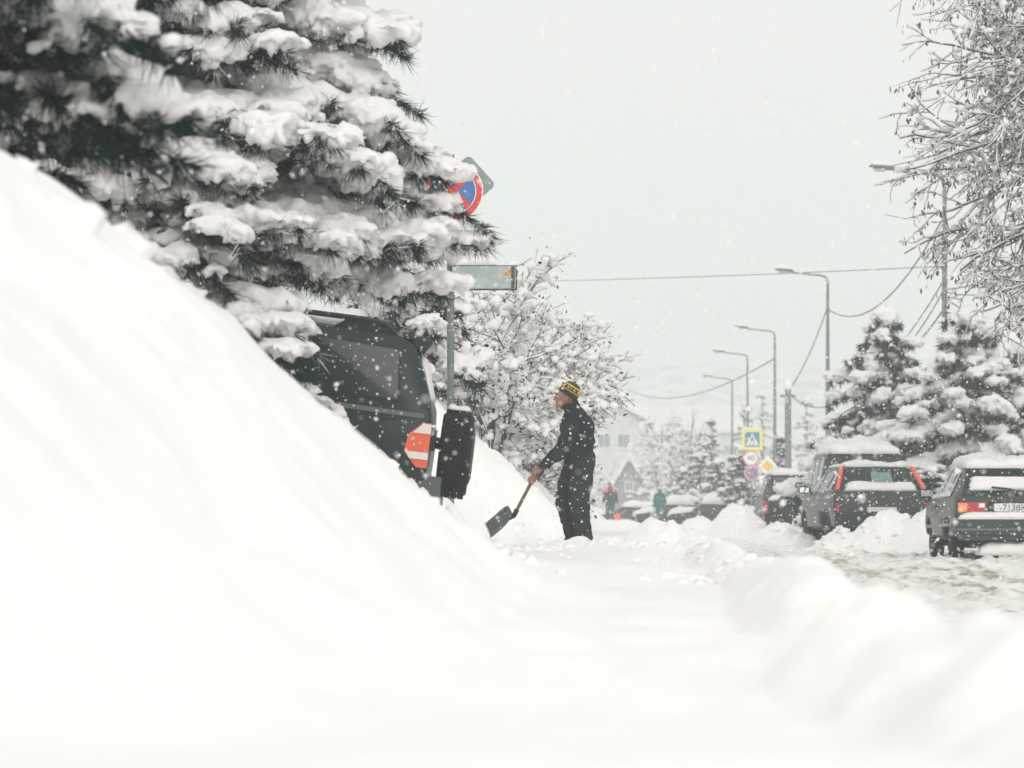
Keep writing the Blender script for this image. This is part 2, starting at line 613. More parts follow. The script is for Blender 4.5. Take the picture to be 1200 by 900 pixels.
_ml = _n.new("ShaderNodeMath"); _ml.operation = 'MULTIPLY'; _ml.inputs[1].default_value = 0.52
_l.new(_t3.outputs['Fac'], _ml.inputs[0])
_l.new(_t1.outputs['Fac'], _ad.inputs[0]); _l.new(_ml.outputs[0], _ad.inputs[2])
_l.new(_ad.outputs[0], _r1.inputs['Fac'])
_l.new(_r1.outputs['Color'], _b.inputs['Base Color'])
_t2 = _n.new("ShaderNodeTexNoise"); _t2.inputs['Scale'].default_value = 9; _t2.inputs['Detail'].default_value = 6
_l.new(_tc.outputs['Object'], _t2.inputs['Vector'])
_bp = _n.new("ShaderNodeBump"); _bp.inputs['Distance'].default_value = 0.05
_l.new(_t2.outputs['Fac'], _bp.inputs['Height']); _l.new(_bp.outputs['Normal'], _b.inputs['Normal'])

ry = [1.0]
while ry[-1] < 175:
    ry.append(ry[-1] + (0.25 if ry[-1] < 12 else 0.0065 * ry[-1] if ry[-1] < 75 else 0.03 * ry[-1]))
ry = np.array(ry)
sc = np.linspace(0.75, 7.3, 150)
RX = sc[None, :] + STREET * ry[:, None]
RY = np.repeat(ry[:, None], len(sc), 1)
RS = np.repeat(sc[None, :], len(ry), 0)
RZ = 0.04 + 0.075 * np.abs(fbm(RX * 3.6 + 0.6 * fbm(RX, RY, 0, 2, 90), RY * 1.1, 0, 3, 33, 0.45)) + 0.035 * fbm(RS * 1.6, RY * 0.16, 0, 3, 40) \
    - 0.05 * np.exp(-((RS - 2.2) / 0.22) ** 2) - 0.05 * np.exp(-((RS - 3.7) / 0.22) ** 2) + 0.03 * sstep(5.0, 6.5, RS)
road = grid_mesh("road", RX, RY, RZ, SLUSH)
road['kind'] = 'structure'

# wooded hillside closing the valley, far off in the snowfall
HILLM = mat("wooded_hillside", (0.84, 0.85, 0.85), rough=0.9, noise=(0.20, 0.24, 0.24), noise_scale=0.11, detail=9, ramp=(0.42, 0.66))
hx = np.linspace(-700, 900, 140)
hy = np.linspace(560, 1140, 60)
HX, HY = np.meshgrid(hx, hy)
HZ = -3 + 66 * sstep(570, 1080, HY) * (0.8 + 0.25 * fbm(HX / 260.0, HY / 400.0, 0, 3, 51)) + 3.0 * fbm(HX / 14.0, HY / 20.0, 0, 3, 55) * sstep(570, 640, HY)
hill = grid_mesh("hills", HX, HY, HZ, HILLM)
hill['kind'] = 'structure'

# loose clods thrown off the shovel and fallen from the banks
rc = np.random.default_rng(5)
cx_, cy_, cr_ = [], [], []


def clods(n, y0, y1, fx, spread, r0, r1):
    for _ in range(n):
        y = rc.uniform(y0, y1)
        cx_.append(fx(y) + rc.normal() * spread); cy_.append(y); cr_.append(r0 + (r1 - r0) * rc.random() ** 2.5)


clods(26, 8.8, 14, lambda y: -2.0 + 0.6 * rc.random(), 0.1, 0.03, 0.11)
clods(30, 14, 17, lambda y: 0.45 + 0.3 * rc.random() + STREET * y, 0.12, 0.02, 0.05)
clods(170, 15, 24.2, lambda y: -1.75 + 1.9 * rc.random(), 0.15, 0.02, 0.085)
clods(55, 22.6, 24.2, lambda y: -2.1 + 1.1 * rc.random(), 0.08, 0.03, 0.13)
clods(120, 21, 30, lambda y: -0.6 + 0.06 * (y - 21), 0.25, 0.02, 0.09)
clods(90, 15, 34, lambda y: 0.62 + STREET * y, 0.25, 0.012, 0.045)
clods(110, 27, 36, lambda y: 0.5, 0.5, 0.02, 0.07)
clods(240, 44, 52, lambda y: 4.2 + 3.0 * rc.random() + STREET * (y - 30), 0.3, 0.02, 0.09)
clods(220, 55, 90, lambda y: 4.4 + 1.6 * rc.random() + STREET * (y - 40), 0.3, 0.03, 0.09)
clods(160, 18, 50, lambda y: 1.2 + 0.5 * rc.random() + STREET * y, 0.15, 0.02, 0.08)
cx_, cy_, cr_ = map(np.array, (cx_, cy_, cr_))
cv, cf = blobs(np.stack([cx_, cy_, np.maximum(height(cx_, cy_), 0.05) - cr_ * 0.25], 1), cr_[:, None] * rc.uniform(0.7, 1.25, (len(cx_), 3)) * np.array([1.2, 1.2, 0.85]), ICO2, 3, 0.6, rc.random(len(cx_)) * 6)
loose = np_mesh("loose_snow", cv, cf, SNOW)
loose['kind'] = 'stuff'


# ------------------------------------------------------------------ trees
def needle_mesh(name, parent, cen, dirs, per, length, width, seed, frost=0.25, spread=0.75, m=None, droop=0.25):
    rng = np.random.default_rng(seed)
    n = len(cen)
    cen = np.repeat(np.asarray(cen), per, 0); dr = np.repeat(np.asarray(dirs), per, 0)
    N = n * per
    rd = rng.normal(size=(N, 3)); rd /= np.linalg.norm(rd, axis=1)[:, None]
    v = dr * (1 - spread * 0.45) + rd * spread; v[:, 2] -= droop * rng.random(N)
    v /= np.linalg.norm(v, axis=1)[:, None]
    L = length * rng.uniform(0.6, 1.15, N)
    b0 = cen - dr * (rng.random(N) * length * 0.5)[:, None]
    side = np.cross(v, rng.normal(size=(N, 3))); side /= np.linalg.norm(side, axis=1)[:, None]
    tip = b0 + v * L[:, None]; tip[:, 2] -= L * 0.12
    V = np.stack([b0 - side * width * 0.5, b0 + side * width * 0.5 + v * (L * 0.15)[:, None], tip], 1).reshape(-1, 3)
    i = np.arange(N) * 3
    F = np.stack([i, i + 1, i + 2], 1)
    mi = (np.repeat(rng.random(n), per) * 0.6 + rng.random(N) * 0.4 < frost).astype(int)
    return stuff(np_mesh(name, V, F, [m or NEEDLE, NEEDLE_F], parent, smooth=False, midx=mi))


def near_pine(label, base, top, trunk_r, boughs, seed, needles=46, nlen=0.125, snow=0.85, pad=1.0, voxel=0.02, frost=0.22, width=0.005):
    """Long-needled pine: each bough sags, carries twigs with needle tufts and pads of snow."""
    rng = random.Random(seed)
    t = thing("pine_tree", label, "tree", base)
    tb = MB()
    z = top - base[2]
    tb.tube([(0, 0, -0.6), (0.03, 0.02, z * 0.35), (-0.03, 0.0, z * 0.7), (0, 0, z)], [trunk_r * 1.15, trunk_r, trunk_r * 0.6, 0.02], 12)
    tb.build("trunk", BARK, t)
    wood, snow_mb = MB(), []
    tc, td, sc, ss = [], [], [], []
    for (zb, az, L, rise, droop) in boughs:
        d = Vector((math.cos(az), math.sin(az), 0)); sd = Vector((-d.y, d.x, 0))
        bend = rng.uniform(-0.08, 0.08)
        f = lambda u: Vector((0, 0, zb - base[2])) + d * (L * u) + sd * (bend * L * u * u) + Vector((0, 0, rise * u - droop * u * u))
        pts = [f(k / 9) for k in range(10)]
        wood.tube(pts, [0.045 * (1 - k / 9) + 0.008 for k in range(10)], 6)
        rich = 1.2 if abs(az) < 0.5 else 1.0
        if rng.random() < 0.95:
            u = 0.22
            while u < 1.0:
                p = f(u)
                r = pad * rich * (0.05 + 0.13 * rng.random() ** 1.6) * (1.15 - 0.35 * u)
                if rng.random() < snow * rich * float(0.62 + 0.5 * math.sin(u * 9 + az * 3)):
                    sc.append(p + Vector((rng.uniform(-.04, .04), rng.uniform(-.04, .04), r * 0.42 + 0.02)))
                    ss.append((r * rng.uniform(1.0, 1.5), r * rng.uniform(1.0, 1.5), r * rng.uniform(0.55, 0.85)))
                u += 0.085 / max(L, .5) * rng.uniform(0.8, 1.3)
        nt = int(6 + L * 5.5)
        for k in range(nt):
            u = 0.25 + 0.75 * (k + rng.random() * 0.6) / nt
            p = f(min(u, 1))
            sgn = 1 if k % 2 else -1
            ang = rng.uniform(0.5, 1.15) * sgn if u < 0.97 else rng.uniform(-0.3, 0.3)
            dd = (d * math.cos(ang) + sd * math.sin(ang)).normalized()
            l2 = rng.uniform(0.28, 0.62) * (1.15 - 0.55 * u) * min(1.3, 0.5 + L * 0.33)
            dr2 = rng.uniform(0.05, 0.28)
            g = lambda w: p + dd * (l2 * w) + Vector((0, 0, 0.10 * w - dr2 * w * w))
            wood.tube([g(0), g(0.5), g(1)], [0.014, 0.009, 0.005], 4, cap=False)
            nf = max(3, int(l2 / 0.065))
            tw_snow = rng.choice((0.2, 0.7, 1.0, 1.1))
            for q in range(nf):
                w = 0.25 + 0.75 * (q + 1) / nf
                c = g(w)
                tdv = (g(min(w + 0.1, 1.1)) - g(w - 0.1)).normalized()
                tdv = (tdv + Vector((rng.uniform(-.45, .45), rng.uniform(-.45, .45), rng.uniform(-.5, .4)))).normalized()
                tc.append(c[:]); td.append(tdv[:])
                if rng.random() < snow * tw_snow:
                    r = pad * rich * (0.022 + 0.085 * rng.random() ** 1.8)
                    sc.append(c + Vector((rng.uniform(-.03, .03), rng.uniform(-.03, .03), r * 0.5 + 0.012)))
                    ss.append((r * rng.uniform(1.0, 1.9), r * rng.uniform(1.0, 1.9), r * rng.uniform(0.38, 0.7)))
    stuff(wood.build("branchwork", TWIG, t))
    cr = needle_mesh("crown", t, np.array(tc), np.array(td), needles, nlen, width, seed, frost)
    v, f_ = blobs(np.array([c[:] for c in sc]), np.array(ss), ICO2, seed, 0.22)
    mb = MB(); mb.v = [tuple(x) for x in v]; mb.f = [tuple(x) for x in f_]; mb.m = [0] * len(f_)
    sn = remeshed_raw(mb, "snow_load", SNOW_T, voxel, t)
    return t


def remeshed_raw(mb, name, m, voxel, parent, amp=1.0):
    def disp(co, no):
        x, y, z = co[:, 0], co[:, 1], co[:, 2]
        low = np.clip(0.55 - no[:, 2], 0, 1.2)
        return amp * (0.030 * fbm(x * 8, y * 8, z * 8, 3, 5) + (0.010 + 0.040 * low) * fbm(x * 24, y * 24, z * 24, 2, 8) + 0.007 * vnoise(x * 60, y * 60, z * 60, 4))
    o = remeshed(mb, name, m, voxel, 2, parent, disp, keep=0.58)
    return stuff(o)


# main pine over the off-road car
rb = random.Random(3)
boughs = []
for i in range(84):
    zb = 2.35 + 3.9 * (i / 84.0) ** 0.95 + rb.uniform(-0.1, 0.1)
    az = i * 2.39996 + rb.uniform(-0.25, 0.25)
    L = np.interp(zb, [2.3, 2.7, 3.4, 4.4, 5.4, 6.4], [2.7, 2.9, 2.65, 2.4, 2.0, 1.2]) * rb.uniform(0.88, 1.05)
    droop = rb.uniform(0.45, 0.8) * L / 3
    rise = rb.uniform(0.1, 0.5)
    azn = (az + math.pi) % (2 * math.pi) - math.pi
    if abs(azn) < 0.7 and 3.1 < zb < 4.3:
        L = min(L, 2.5)
    if -0.75 < azn < 0.7 and zb < 2.95:
        zb, droop, rise = zb + 0.14, 0.5, 0.35
    back = math.sin(az)
    if back > 0.45 and zb < 3.0:
        zb += 0.5; L *= 0.7
    if (math.cos(az) < -0.25 and i % 3) or (zb > 4.9 and i % 2) or (math.sin(az) > 0.55 and i % 2):
        continue          # hidden from the street side: bare there
    boughs.append((zb, az, L, rise, droop))
for az, zb, L, dr in ((0.02, 3.0, 2.9, 0.72), (-0.14, 3.40, 2.80, 0.6), (0.06, 3.62, 2.68, 0.7), (0.35, 2.78, 2.3, 0.35), (0.55, 2.8, 2.2, 0.3), (-0.2, 2.64, 2.1, 0.42), (-0.4, 2.62, 1.9, 0.42), (-0.3, 2.8, 2.5, 0.6), (-0.1, 2.85, 2.4, 0.6), (-0.5, 2.72, 2.2, 0.55), (-0.66, 2.66, 2.3, 0.6), (-0.05, 4.05, 2.5, 0.75), (-0.3, 2.9, 2.75, 0.7),
                      (-0.45, 2.9, 2.6, 0.7), (-0.6, 2.8, 2.3, 0.6), (0.0, 4.6, 2.5, 0.8), (-0.2, 4.4, 2.5, 0.7), (-0.2, 5.1, 2.3, 0.8),
                      (-0.35, 3.8, 2.7, 0.8), (-0.8, 2.8, 2.3, 0.55), (-1.0, 2.7, 2.0, 0.5), (0.14, 2.9, 2.4, 0.5),
                      (-0.83, 2.36, 2.85, 1.0), (-0.77, 2.38, 2.65, 0.95), (-0.92, 2.36, 2.7, 0.85), (-1.05, 2.45, 2.5, 0.5), (-1.2, 2.4, 2.4, 0.45), (-1.35, 2.5, 2.2, 0.5), (-1.5, 2.6, 2.2, 0.5),
                      (-0.55, 3.4, 2.8, 0.8), (-0.75, 3.6, 2.7, 0.8), (-0.95, 3.3, 2.4, 0.7), (-1.2, 3.0, 2.0, 0.6)):
    boughs.append((zb, az, L, 0.35, dr))
near_pine("snow-laden long-needled pine whose boughs overhang the dark off-road car", (-3.45, 21.2, 1.7), 6.7, 0.16, boughs, 5,
          needles=50, nlen=0.15, snow=0.92, pad=1.25, voxel=0.024, frost=0.22, width=0.0065)

# nearer pine, only its boughs enter the upper corner
boughs = []
for i in range(44):
    zb = 2.55 + 2.3 * i / 44.0
    az = i * 2.39996 * 0.5 - 1.2 + rb.uniform(-0.2, 0.2)
    az = (az + math.pi) % (2 * math.pi) - math.pi
    L = rb.uniform(1.3, 1.75) * (1.0 if abs(az) < 1.4 else 0.8)
    boughs.append((zb, az, L, 0.2, rb.uniform(0.5, 0.85)))
near_pine("dark near pine whose drooping boughs hang into the upper corner above the bank", (-2.95, 12.4, 1.7), 5.4, 0.13, boughs, 9,
          needles=46, nlen=0.16, snow=0.30, pad=0.95, voxel=0.022, frost=0.08, width=0.008)


def fir(label, base, h, rad, seed, name="fir_tree", tiers=11, group=None, cap=1.0, dark=NEEDLE_R, shape=0.85, snow=0.56, lod=1.0, voxel=0.0):
    """Mid-distance conifer: whorls of boughs with bristly needle sprays under cushions of snow."""
    rng = random.Random(seed)
    t = thing(name, label, "tree", base, 0, group)
    MB().tube([(0, 0, -0.5), (0.02, 0, h * 0.5), (0, 0, h)], [h * 0.022, h * 0.016, 0.02], 8).build("trunk", BARK, t)
    tc, td, sc, ss, yw = [], [], [], [], []
    wood = MB()
    for k in range(tiers):
        u = (k + 0.5) / tiers
        z = h * (0.08 + 0.9 * u)
        R = rad * (1 - u) ** shape + 0.12 * rad
        nb = max(4, int((7 + 3 * (1 - u)) * lod ** 0.5))
        a0 = rng.random() * 6.28
        for b in range(nb):
            az = a0 + b * 6.283 / nb + rng.uniform(-0.3, 0.3)
            L = R * rng.uniform(0.65, 1.12)
            zz = z + rng.uniform(-0.5, 0.5) * h / tiers
            dr = rng.uniform(0.15, 0.45) * L
            d = Vector((math.cos(az), math.sin(az), 0))
            end = Vector((0, 0, zz)) + d * L + Vector((0, 0, -dr + 0.15))
            wood.tube([(0, 0, zz), Vector((0, 0, zz)) + d * L * 0.5 + Vector((0, 0, 0.06)), end], [0.02, 0.014, 0.006], 4, cap=False)
            n = max(3, int(L / 0.16 * lod))
            for q in range(n):
                w = (q + 0.7) / n
                p = Vector((0, 0, zz)) + d * (L * w) + Vector((0, 0, (0.12 * w - dr * w * w)))
                sd = Vector((-d.y, d.x, 0)) * rng.uniform(-0.32, 0.32) * L * (1.1 - w)
                for e in range(2):
                    tc.append((p + sd * (e + 0.3) + Vector((0, 0, rng.uniform(-.10, .02))))[:])
                    dv = (d + sd * 1.2 + Vector((0, 0, rng.uniform(-.7, .1)))).normalized()
                    td.append(dv[:])
                if rng.random() < snow:
                    r = (0.05 + 0.17 * rng.random() ** 1.5) * (0.7 + 0.5 * (1 - u)) * cap
                    sc.append((p + sd * 0.6 + Vector((0, 0, r * 0.42)))[:])
                    ss.append((r * rng.uniform(1.0, 1.7), r * rng.uniform(0.8, 1.2), r * rng.uniform(0.42, 0.7)))
                    yw.append(az)
    for q in range(3):
        sc.append((rng.uniform(-.05, .05), rng.uniform(-.05, .05), h - 0.05 + q * 0.06)); ss.append((0.2 * cap, 0.2 * cap, 0.13 * cap)); yw.append(0)
    stuff(wood.build("branchwork", TWIG, t, fix=False))
    needle_mesh("crown", t, np.array(tc), np.array(td), max(9, int(30 * lod)), 0.18 / lod ** 0.5, 0.022 / lod ** 0.5, seed, 0.05, 0.85, dark, 0.35)
    v, f = blobs(sc, ss, ICO1 if (lod < 0.9 or not voxel) else ICO2, seed, 0.35, np.array(yw))
    if voxel:
        mb = MB(); mb.v = [tuple(x) for x in v]; mb.f = [tuple(x) for x in f]; mb.m = [0] * len(f)
        remeshed_raw(mb, "snow_load", SNOW_T, voxel, t, 1.6)
    else:
        stuff(np_mesh("snow_load", v, f, SNOW_T, t))
    return t


def gz(px, d, s=0):
    x = (px - 600) / FPX * d
    return (x, d, H(x, d) - 0.05)


fir("bushy snow-loaded conifer with a round white snow ball on its tip", gz(1036, 66), 5.45, 2.3, 31, tiers=17, shape=0.72, cap=1.4, voxel=0.048)
fir("broad snow-loaded conifer behind the hatchback with the number plate", gz(1133, 62), 4.4, 2.5, 32, tiers=13, shape=0.7, cap=1.5, voxel=0.048)
fir("snowy conifer at the frame edge behind the hatchback roof", gz(1200, 66), 3.8, 2.2, 33, tiers=11, shape=0.7, cap=1.45, voxel=0.048)
fir("low rounded dark shrub-like conifer between the two parked hatchbacks", gz(1088, 57), 1.75, 0.95, 34, tiers=8, cap=0.7, shape=0.45, snow=0.55, name="conifer_shrub")
fir("dark conifer right behind the cluster of round road signs", gz(866, 124), 3.6, 1.35, 35, tiers=9, lod=0.7)
fir("slim conifer between the road signs and the concrete stub post", gz(914, 128), 3.6, 1.0, 36, tiers=9, lod=0.7)
fir("pale snowy conifer beside the sign cluster on the street side", gz(842, 135), 3.3, 1.6, 37, tiers=9, lod=0.6, snow=0.95)
fir("faint snowy conifer above the snowed-in car nearer the signs", gz(820, 150), 3.9, 1.7, 38, tiers=9, lod=0.6, snow=0.95)
fir("faintest small conifer above the far snowed-in car", gz(800, 165), 3.4, 1.5, 39, tiers=8, lod=0.5, snow=0.95)
fir("tall faded conifer rising behind the row of street conifers", gz(834, 185), 7.0, 1.6, 40, tiers=12, lod=0.5, snow=0.9)
fir("dark green conifer behind the off-road car beside the sign pole", gz(478, 36.5), 2.7, 1.0, 41, tiers=10, cap=1.0, snow=0.6, voxel=0.03)


def leafless(label, base, stems, seed, name, depth=4, seglen=0.55, spread=0.5, gravity=0.0, snow=1.0, seeds=0.0, r0=0.05, twig_r=0.006, cat="tree", snow_size=1.0, branch=(2, 3), shrink=0.76, group=None, leaves=0, ridge=0.0, prune=None, kink=1.0, clumps=0.0):
    """Bare deciduous tree or bush: forking limbs, every twig carrying its ridge of snow."""
    rng = random.Random(seed)
    t = thing(name, label, cat, base, 0, group)
    trunk, wood = MB(), MB()
    sc, ss, yw = [], [], []
    ridges = MB()
    sd, lf = [], []

    def grow(p, d, L, r, lev):
        if prune and (prune(p) or prune(p + d * L)):
            return
        n = 3
        pts, rad = [p.copy()], [r]
        for k in range(n):
            kk = kink if lev >= 1 else 1.0
            d = (d + Vector((rng.gauss(0, .13 * kk), rng.gauss(0, .13 * kk), rng.gauss(0, .1 * kk) - gravity * (1 + lev * 0.5) * 0.12))).normalized()
            p = p + d * (L / n)
            pts.append(p.copy()); rad.append(max(twig_r * 0.6, r * (1 - 0.35 * (k + 1) / n)))
            hz = math.sqrt(max(0, 1 - d.z * d.z))
            if (not ridge or clumps) and lev >= 1 and rng.random() < (clumps or snow) * (0.35 + 0.65 * hz):
                s = (rad[-1] * 1.3 + 0.010 + 0.055 * rng.random() ** 2) * snow_size
                sc.append((p - d * (L / n / 2) + Vector((0, 0, rad[-1] + s * 0.45)))[:])
                ss.append((L / n * 0.55 * (0.4 + 0.6 * hz) + s * 0.5, s * rng.uniform(0.9, 1.5), s * rng.uniform(0.7, 1.1)))
                yw.append(math.atan2(d.y, d.x))
        (trunk if lev <= 1 else wood).tube(pts, rad, 6 if lev <= 1 else (4 if lev < depth - 1 else 3), cap=False)
        if ridge and rng.random() < snow:
            k0 = ridge * rng.uniform(0.6, 1.5)
            rp = [pt + Vector((rng.gauss(0, .004), rng.gauss(0, .004), r_ + k0 * 0.55)) for pt, r_ in zip(pts, rad)]
            rp = [rp[0], rp[1], rp[1].lerp(rp[2], .5), rp[2], rp[3]]
            rr2 = [k0 * rng.uniform(0.25, 0.9) + rad[0] * 0.45 for _ in rp]
            rr2[0] *= 0.6; rr2[-1] *= 0.3
            ridges.tube(rp, rr2, 3, cap=False)
        if lev >= depth:
            if seeds and rng.random() < seeds:
                for q in range(rng.randint(2, 4)):
                    sd.append((p[:], rng.uniform(0.05, 0.11)))
            for q in range(leaves):
                lf.append((p + Vector((rng.gauss(0, .06), rng.gauss(0, .06), rng.gauss(-.03, .05))))[:])
            return
        for b in range(rng.randint(*branch) + (1 if lev >= depth - 2 else 0)):
            ax = Vector((rng.gauss(0, 1), rng.gauss(0, 1), rng.gauss(0, 0.7))).normalized()
            nd = (d + ax * spread * rng.uniform(0.7, 1.3)).normalized()
            q = pts[rng.choice([1, 2, 3, 3])]
            grow(q, nd, L * shrink * rng.uniform(0.8, 1.15), max(twig_r, r * 0.58), lev + 1)
        grow(p, d, L * 0.85, max(twig_r, r * 0.7), lev + 1)

    for (off, d, L, r) in stems:
        grow(Vector(off), Vector(d).normalized(), L, r, 0)
    trunk.build("trunk", TWIG, t, fix=False)
    cr = wood.build("crown", TWIG, t, fix=False)
    stuff(cr)
    if sd:
        rr = np.random.default_rng(seed)
        V, F = [], []
        for p, l in sd:
            o = rr.normal(size=3) * 0.03
            a = np.array(p) + o; w = rr.normal(size=3) * 0.012
            dn = np.array([rr.normal() * .02, rr.normal() * .02, -l])
            i = len(V)
            V += [a, a + dn * 0.5 + w, a + dn, a + dn * 0.5 - w]; F.append((i, i + 1, i + 2, i + 3))
        stuff(np_mesh("seed_keys", np.array(V), np.array(F), SEED, t, smooth=False))
    if lf:
        rr = np.random.default_rng(seed + 1)
        c = np.array(lf); n = len(c)
        a = rr.normal(size=(n, 3)) * 0.02; b_ = rr.normal(size=(n, 3)) * 0.012
        V = np.stack([c - a, c + b_, c + a, c - b_], 1).reshape(-1, 3)
        i = np.arange(n) * 4
        stuff(np_mesh("foliage", V, np.stack([i, i + 1, i + 2, i + 3], 1), NEEDLE_R, t, smooth=False))
    if ridge:
        stuff(ridges.build("snow_ridge", SNOW_T, t, angle=180, fix=False))
    if sc:
        v, f = blobs(sc, ss, ICO1, seed, 0.35, np.array(yw), 3.0)
        stuff(np_mesh("snow_load", v, f, SNOW_T, t))
    return t


# tall bare tree, its trunk stands outside the frame on the verge
st = []
rt = random.Random(17)
for k in range(27):
    z = 4.4 + 5.8 * k / 27.0
    st.append(((rt.uniform(-.05, .05), rt.uniform(-.05, .05), z), (-1.0, rt.uniform(-0.7, 0.7), rt.uniform(-0.05, 0.35)), rt.uniform(1.15, 1.45), 0.045))
for k in range(6):
    a = rt.uniform(-1.2, 1.2)
    st.append(((0, 0, 4.5 + k * 0.8), (math.cos(a), math.sin(a), 0.35), 1.0, 0.05))
t = leafless("tall bare snow-lined tree whose seed-hung twigs reach in over the street lamp", (10.15, 45.0, H(10.15, 45.0)), st, 23, "bare_tree",
             depth=5, spread=0.8, gravity=0.16, snow=0.9, seeds=0.6, twig_r=0.0055, clumps=0.07, snow_size=0.9, prune=lambda q: q.x < -4.15 - 0.25 * math.sin(q.z * 5.0) + 0.9 * max(0.0, 4.4 - q.z), ridge=0.0125, branch=(1, 2), shrink=0.62, kink=2.0)
MB().tube([(0, 0, -0.5), (0.05, 0.05, 3), (-0.03, 0, 6.5), (0, 0, 10.2)], [0.26, 0.2, 0.14, 0.05], 12).build("main_stem", BARK, t)


def bush_stems(n, w, seed, up=1.0, lean=0.0, sp=0.7, k=1.0):
    r = random.Random(seed)
    return [((r.uniform(-w, w), r.uniform(-w * .6, w * .6), 0), (lean + r.uniform(-sp, sp), r.uniform(-.5, .5), up * r.uniform(.6, 1)), k * r.uniform(0.7, 1.05), 0.03) for _ in range(n)]


def bush(label, px, d, z, n, w, seed, up=1.0, size=1.15, shrink=0.72, lean=0.0, sp=0.7, k=1.0):
    x = (px - 600) / FPX * d
    edge = lambda q: q.x + x > (700 - 600) / FPX * d + 1.15 * max(0.0, q.z + z - EYE - 0.026 * d)
    return leafless(label, (x, d, z), bush_stems(n, w, seed, up, lean, sp, k), 60 + seed, "snowy_bush", depth=5, spread=0.72, gravity=0.12, snow=0.95, twig_r=0.006, cat="bush",
                    snow_size=size, branch=(1, 2), shrink=shrink, leaves=1, prune=edge, ridge=0.019, clumps=0.42, kink=1.5)


bush("tall snow-smothered bush behind the man with the shovel", 556, 44, 0.9, 14, 0.75, 1, 1.05, sp=0.42, k=0.92)
bush("spreading snowy bush with sprays reaching out past the man's hat", 590, 48, 0.9, 14, 0.45, 2, 1.1, lean=0.16, sp=0.36, k=0.95)
bush("low snowy bush between the spare wheel and the shovelling man", 538, 40, 1.1, 8, 0.5, 4, 0.7, shrink=0.64, sp=0.5)
leafless("small dark-twigged bush behind the man's back, before the far houses", gz(690, 150)[:2] + (0.6,), bush_stems(6, 0.35, 5), 64, "snowy_bush",
         depth=3, spread=0.8, gravity=0.1, snow=0.9, twig_r=0.012, cat="bush", snow_size=1.8, shrink=0.66, leaves=6)
for k, (px, d, lb) in enumerate(((800, 190, "thin faded bare tree above the snowed-in cars"), (775, 215, "faintest bare tree at the street's far end"))):
    leafless(lb, gz(px, d), [((0, 0, 0), (0.05, 0, 1), 2.6, 0.09), ((0, 0, 1.5), (0.3, 0.1, 1), 2.0, 0.06), ((0, 0, 1.8), (-0.35, 0.1, 1), 2.0, 0.06)], 70 + k, "bare_tree",
             depth=3, spread=0.5, snow=0.5, twig_r=0.02, snow_size=2.5)

for k, (px, d, h_, lb) in enumerate(((760, 235, 6.5, "faint conifer between the steep-gabled house and the bare trees"), (782, 270, 9.0, "tall faint conifer behind the person in the hooded coat"),
                                     (668, 210, 5.5, "faint conifer behind the shovelling man's shoulder"), (872, 210, 8.0, "faint tall conifer above the pedestrian crossing sign"),
                                     (893, 260, 10.0, "faint conifer beside the pole of the third lamp"), (945, 230, 8.5, "faint conifer left of the tall lamp pole"))):
    fir(lb, gz(px, d), h_, h_ * 0.27, 90 + k, tiers=9, lod=0.42, snow=0.9, cap=1.6, group="faint conifers down the street")


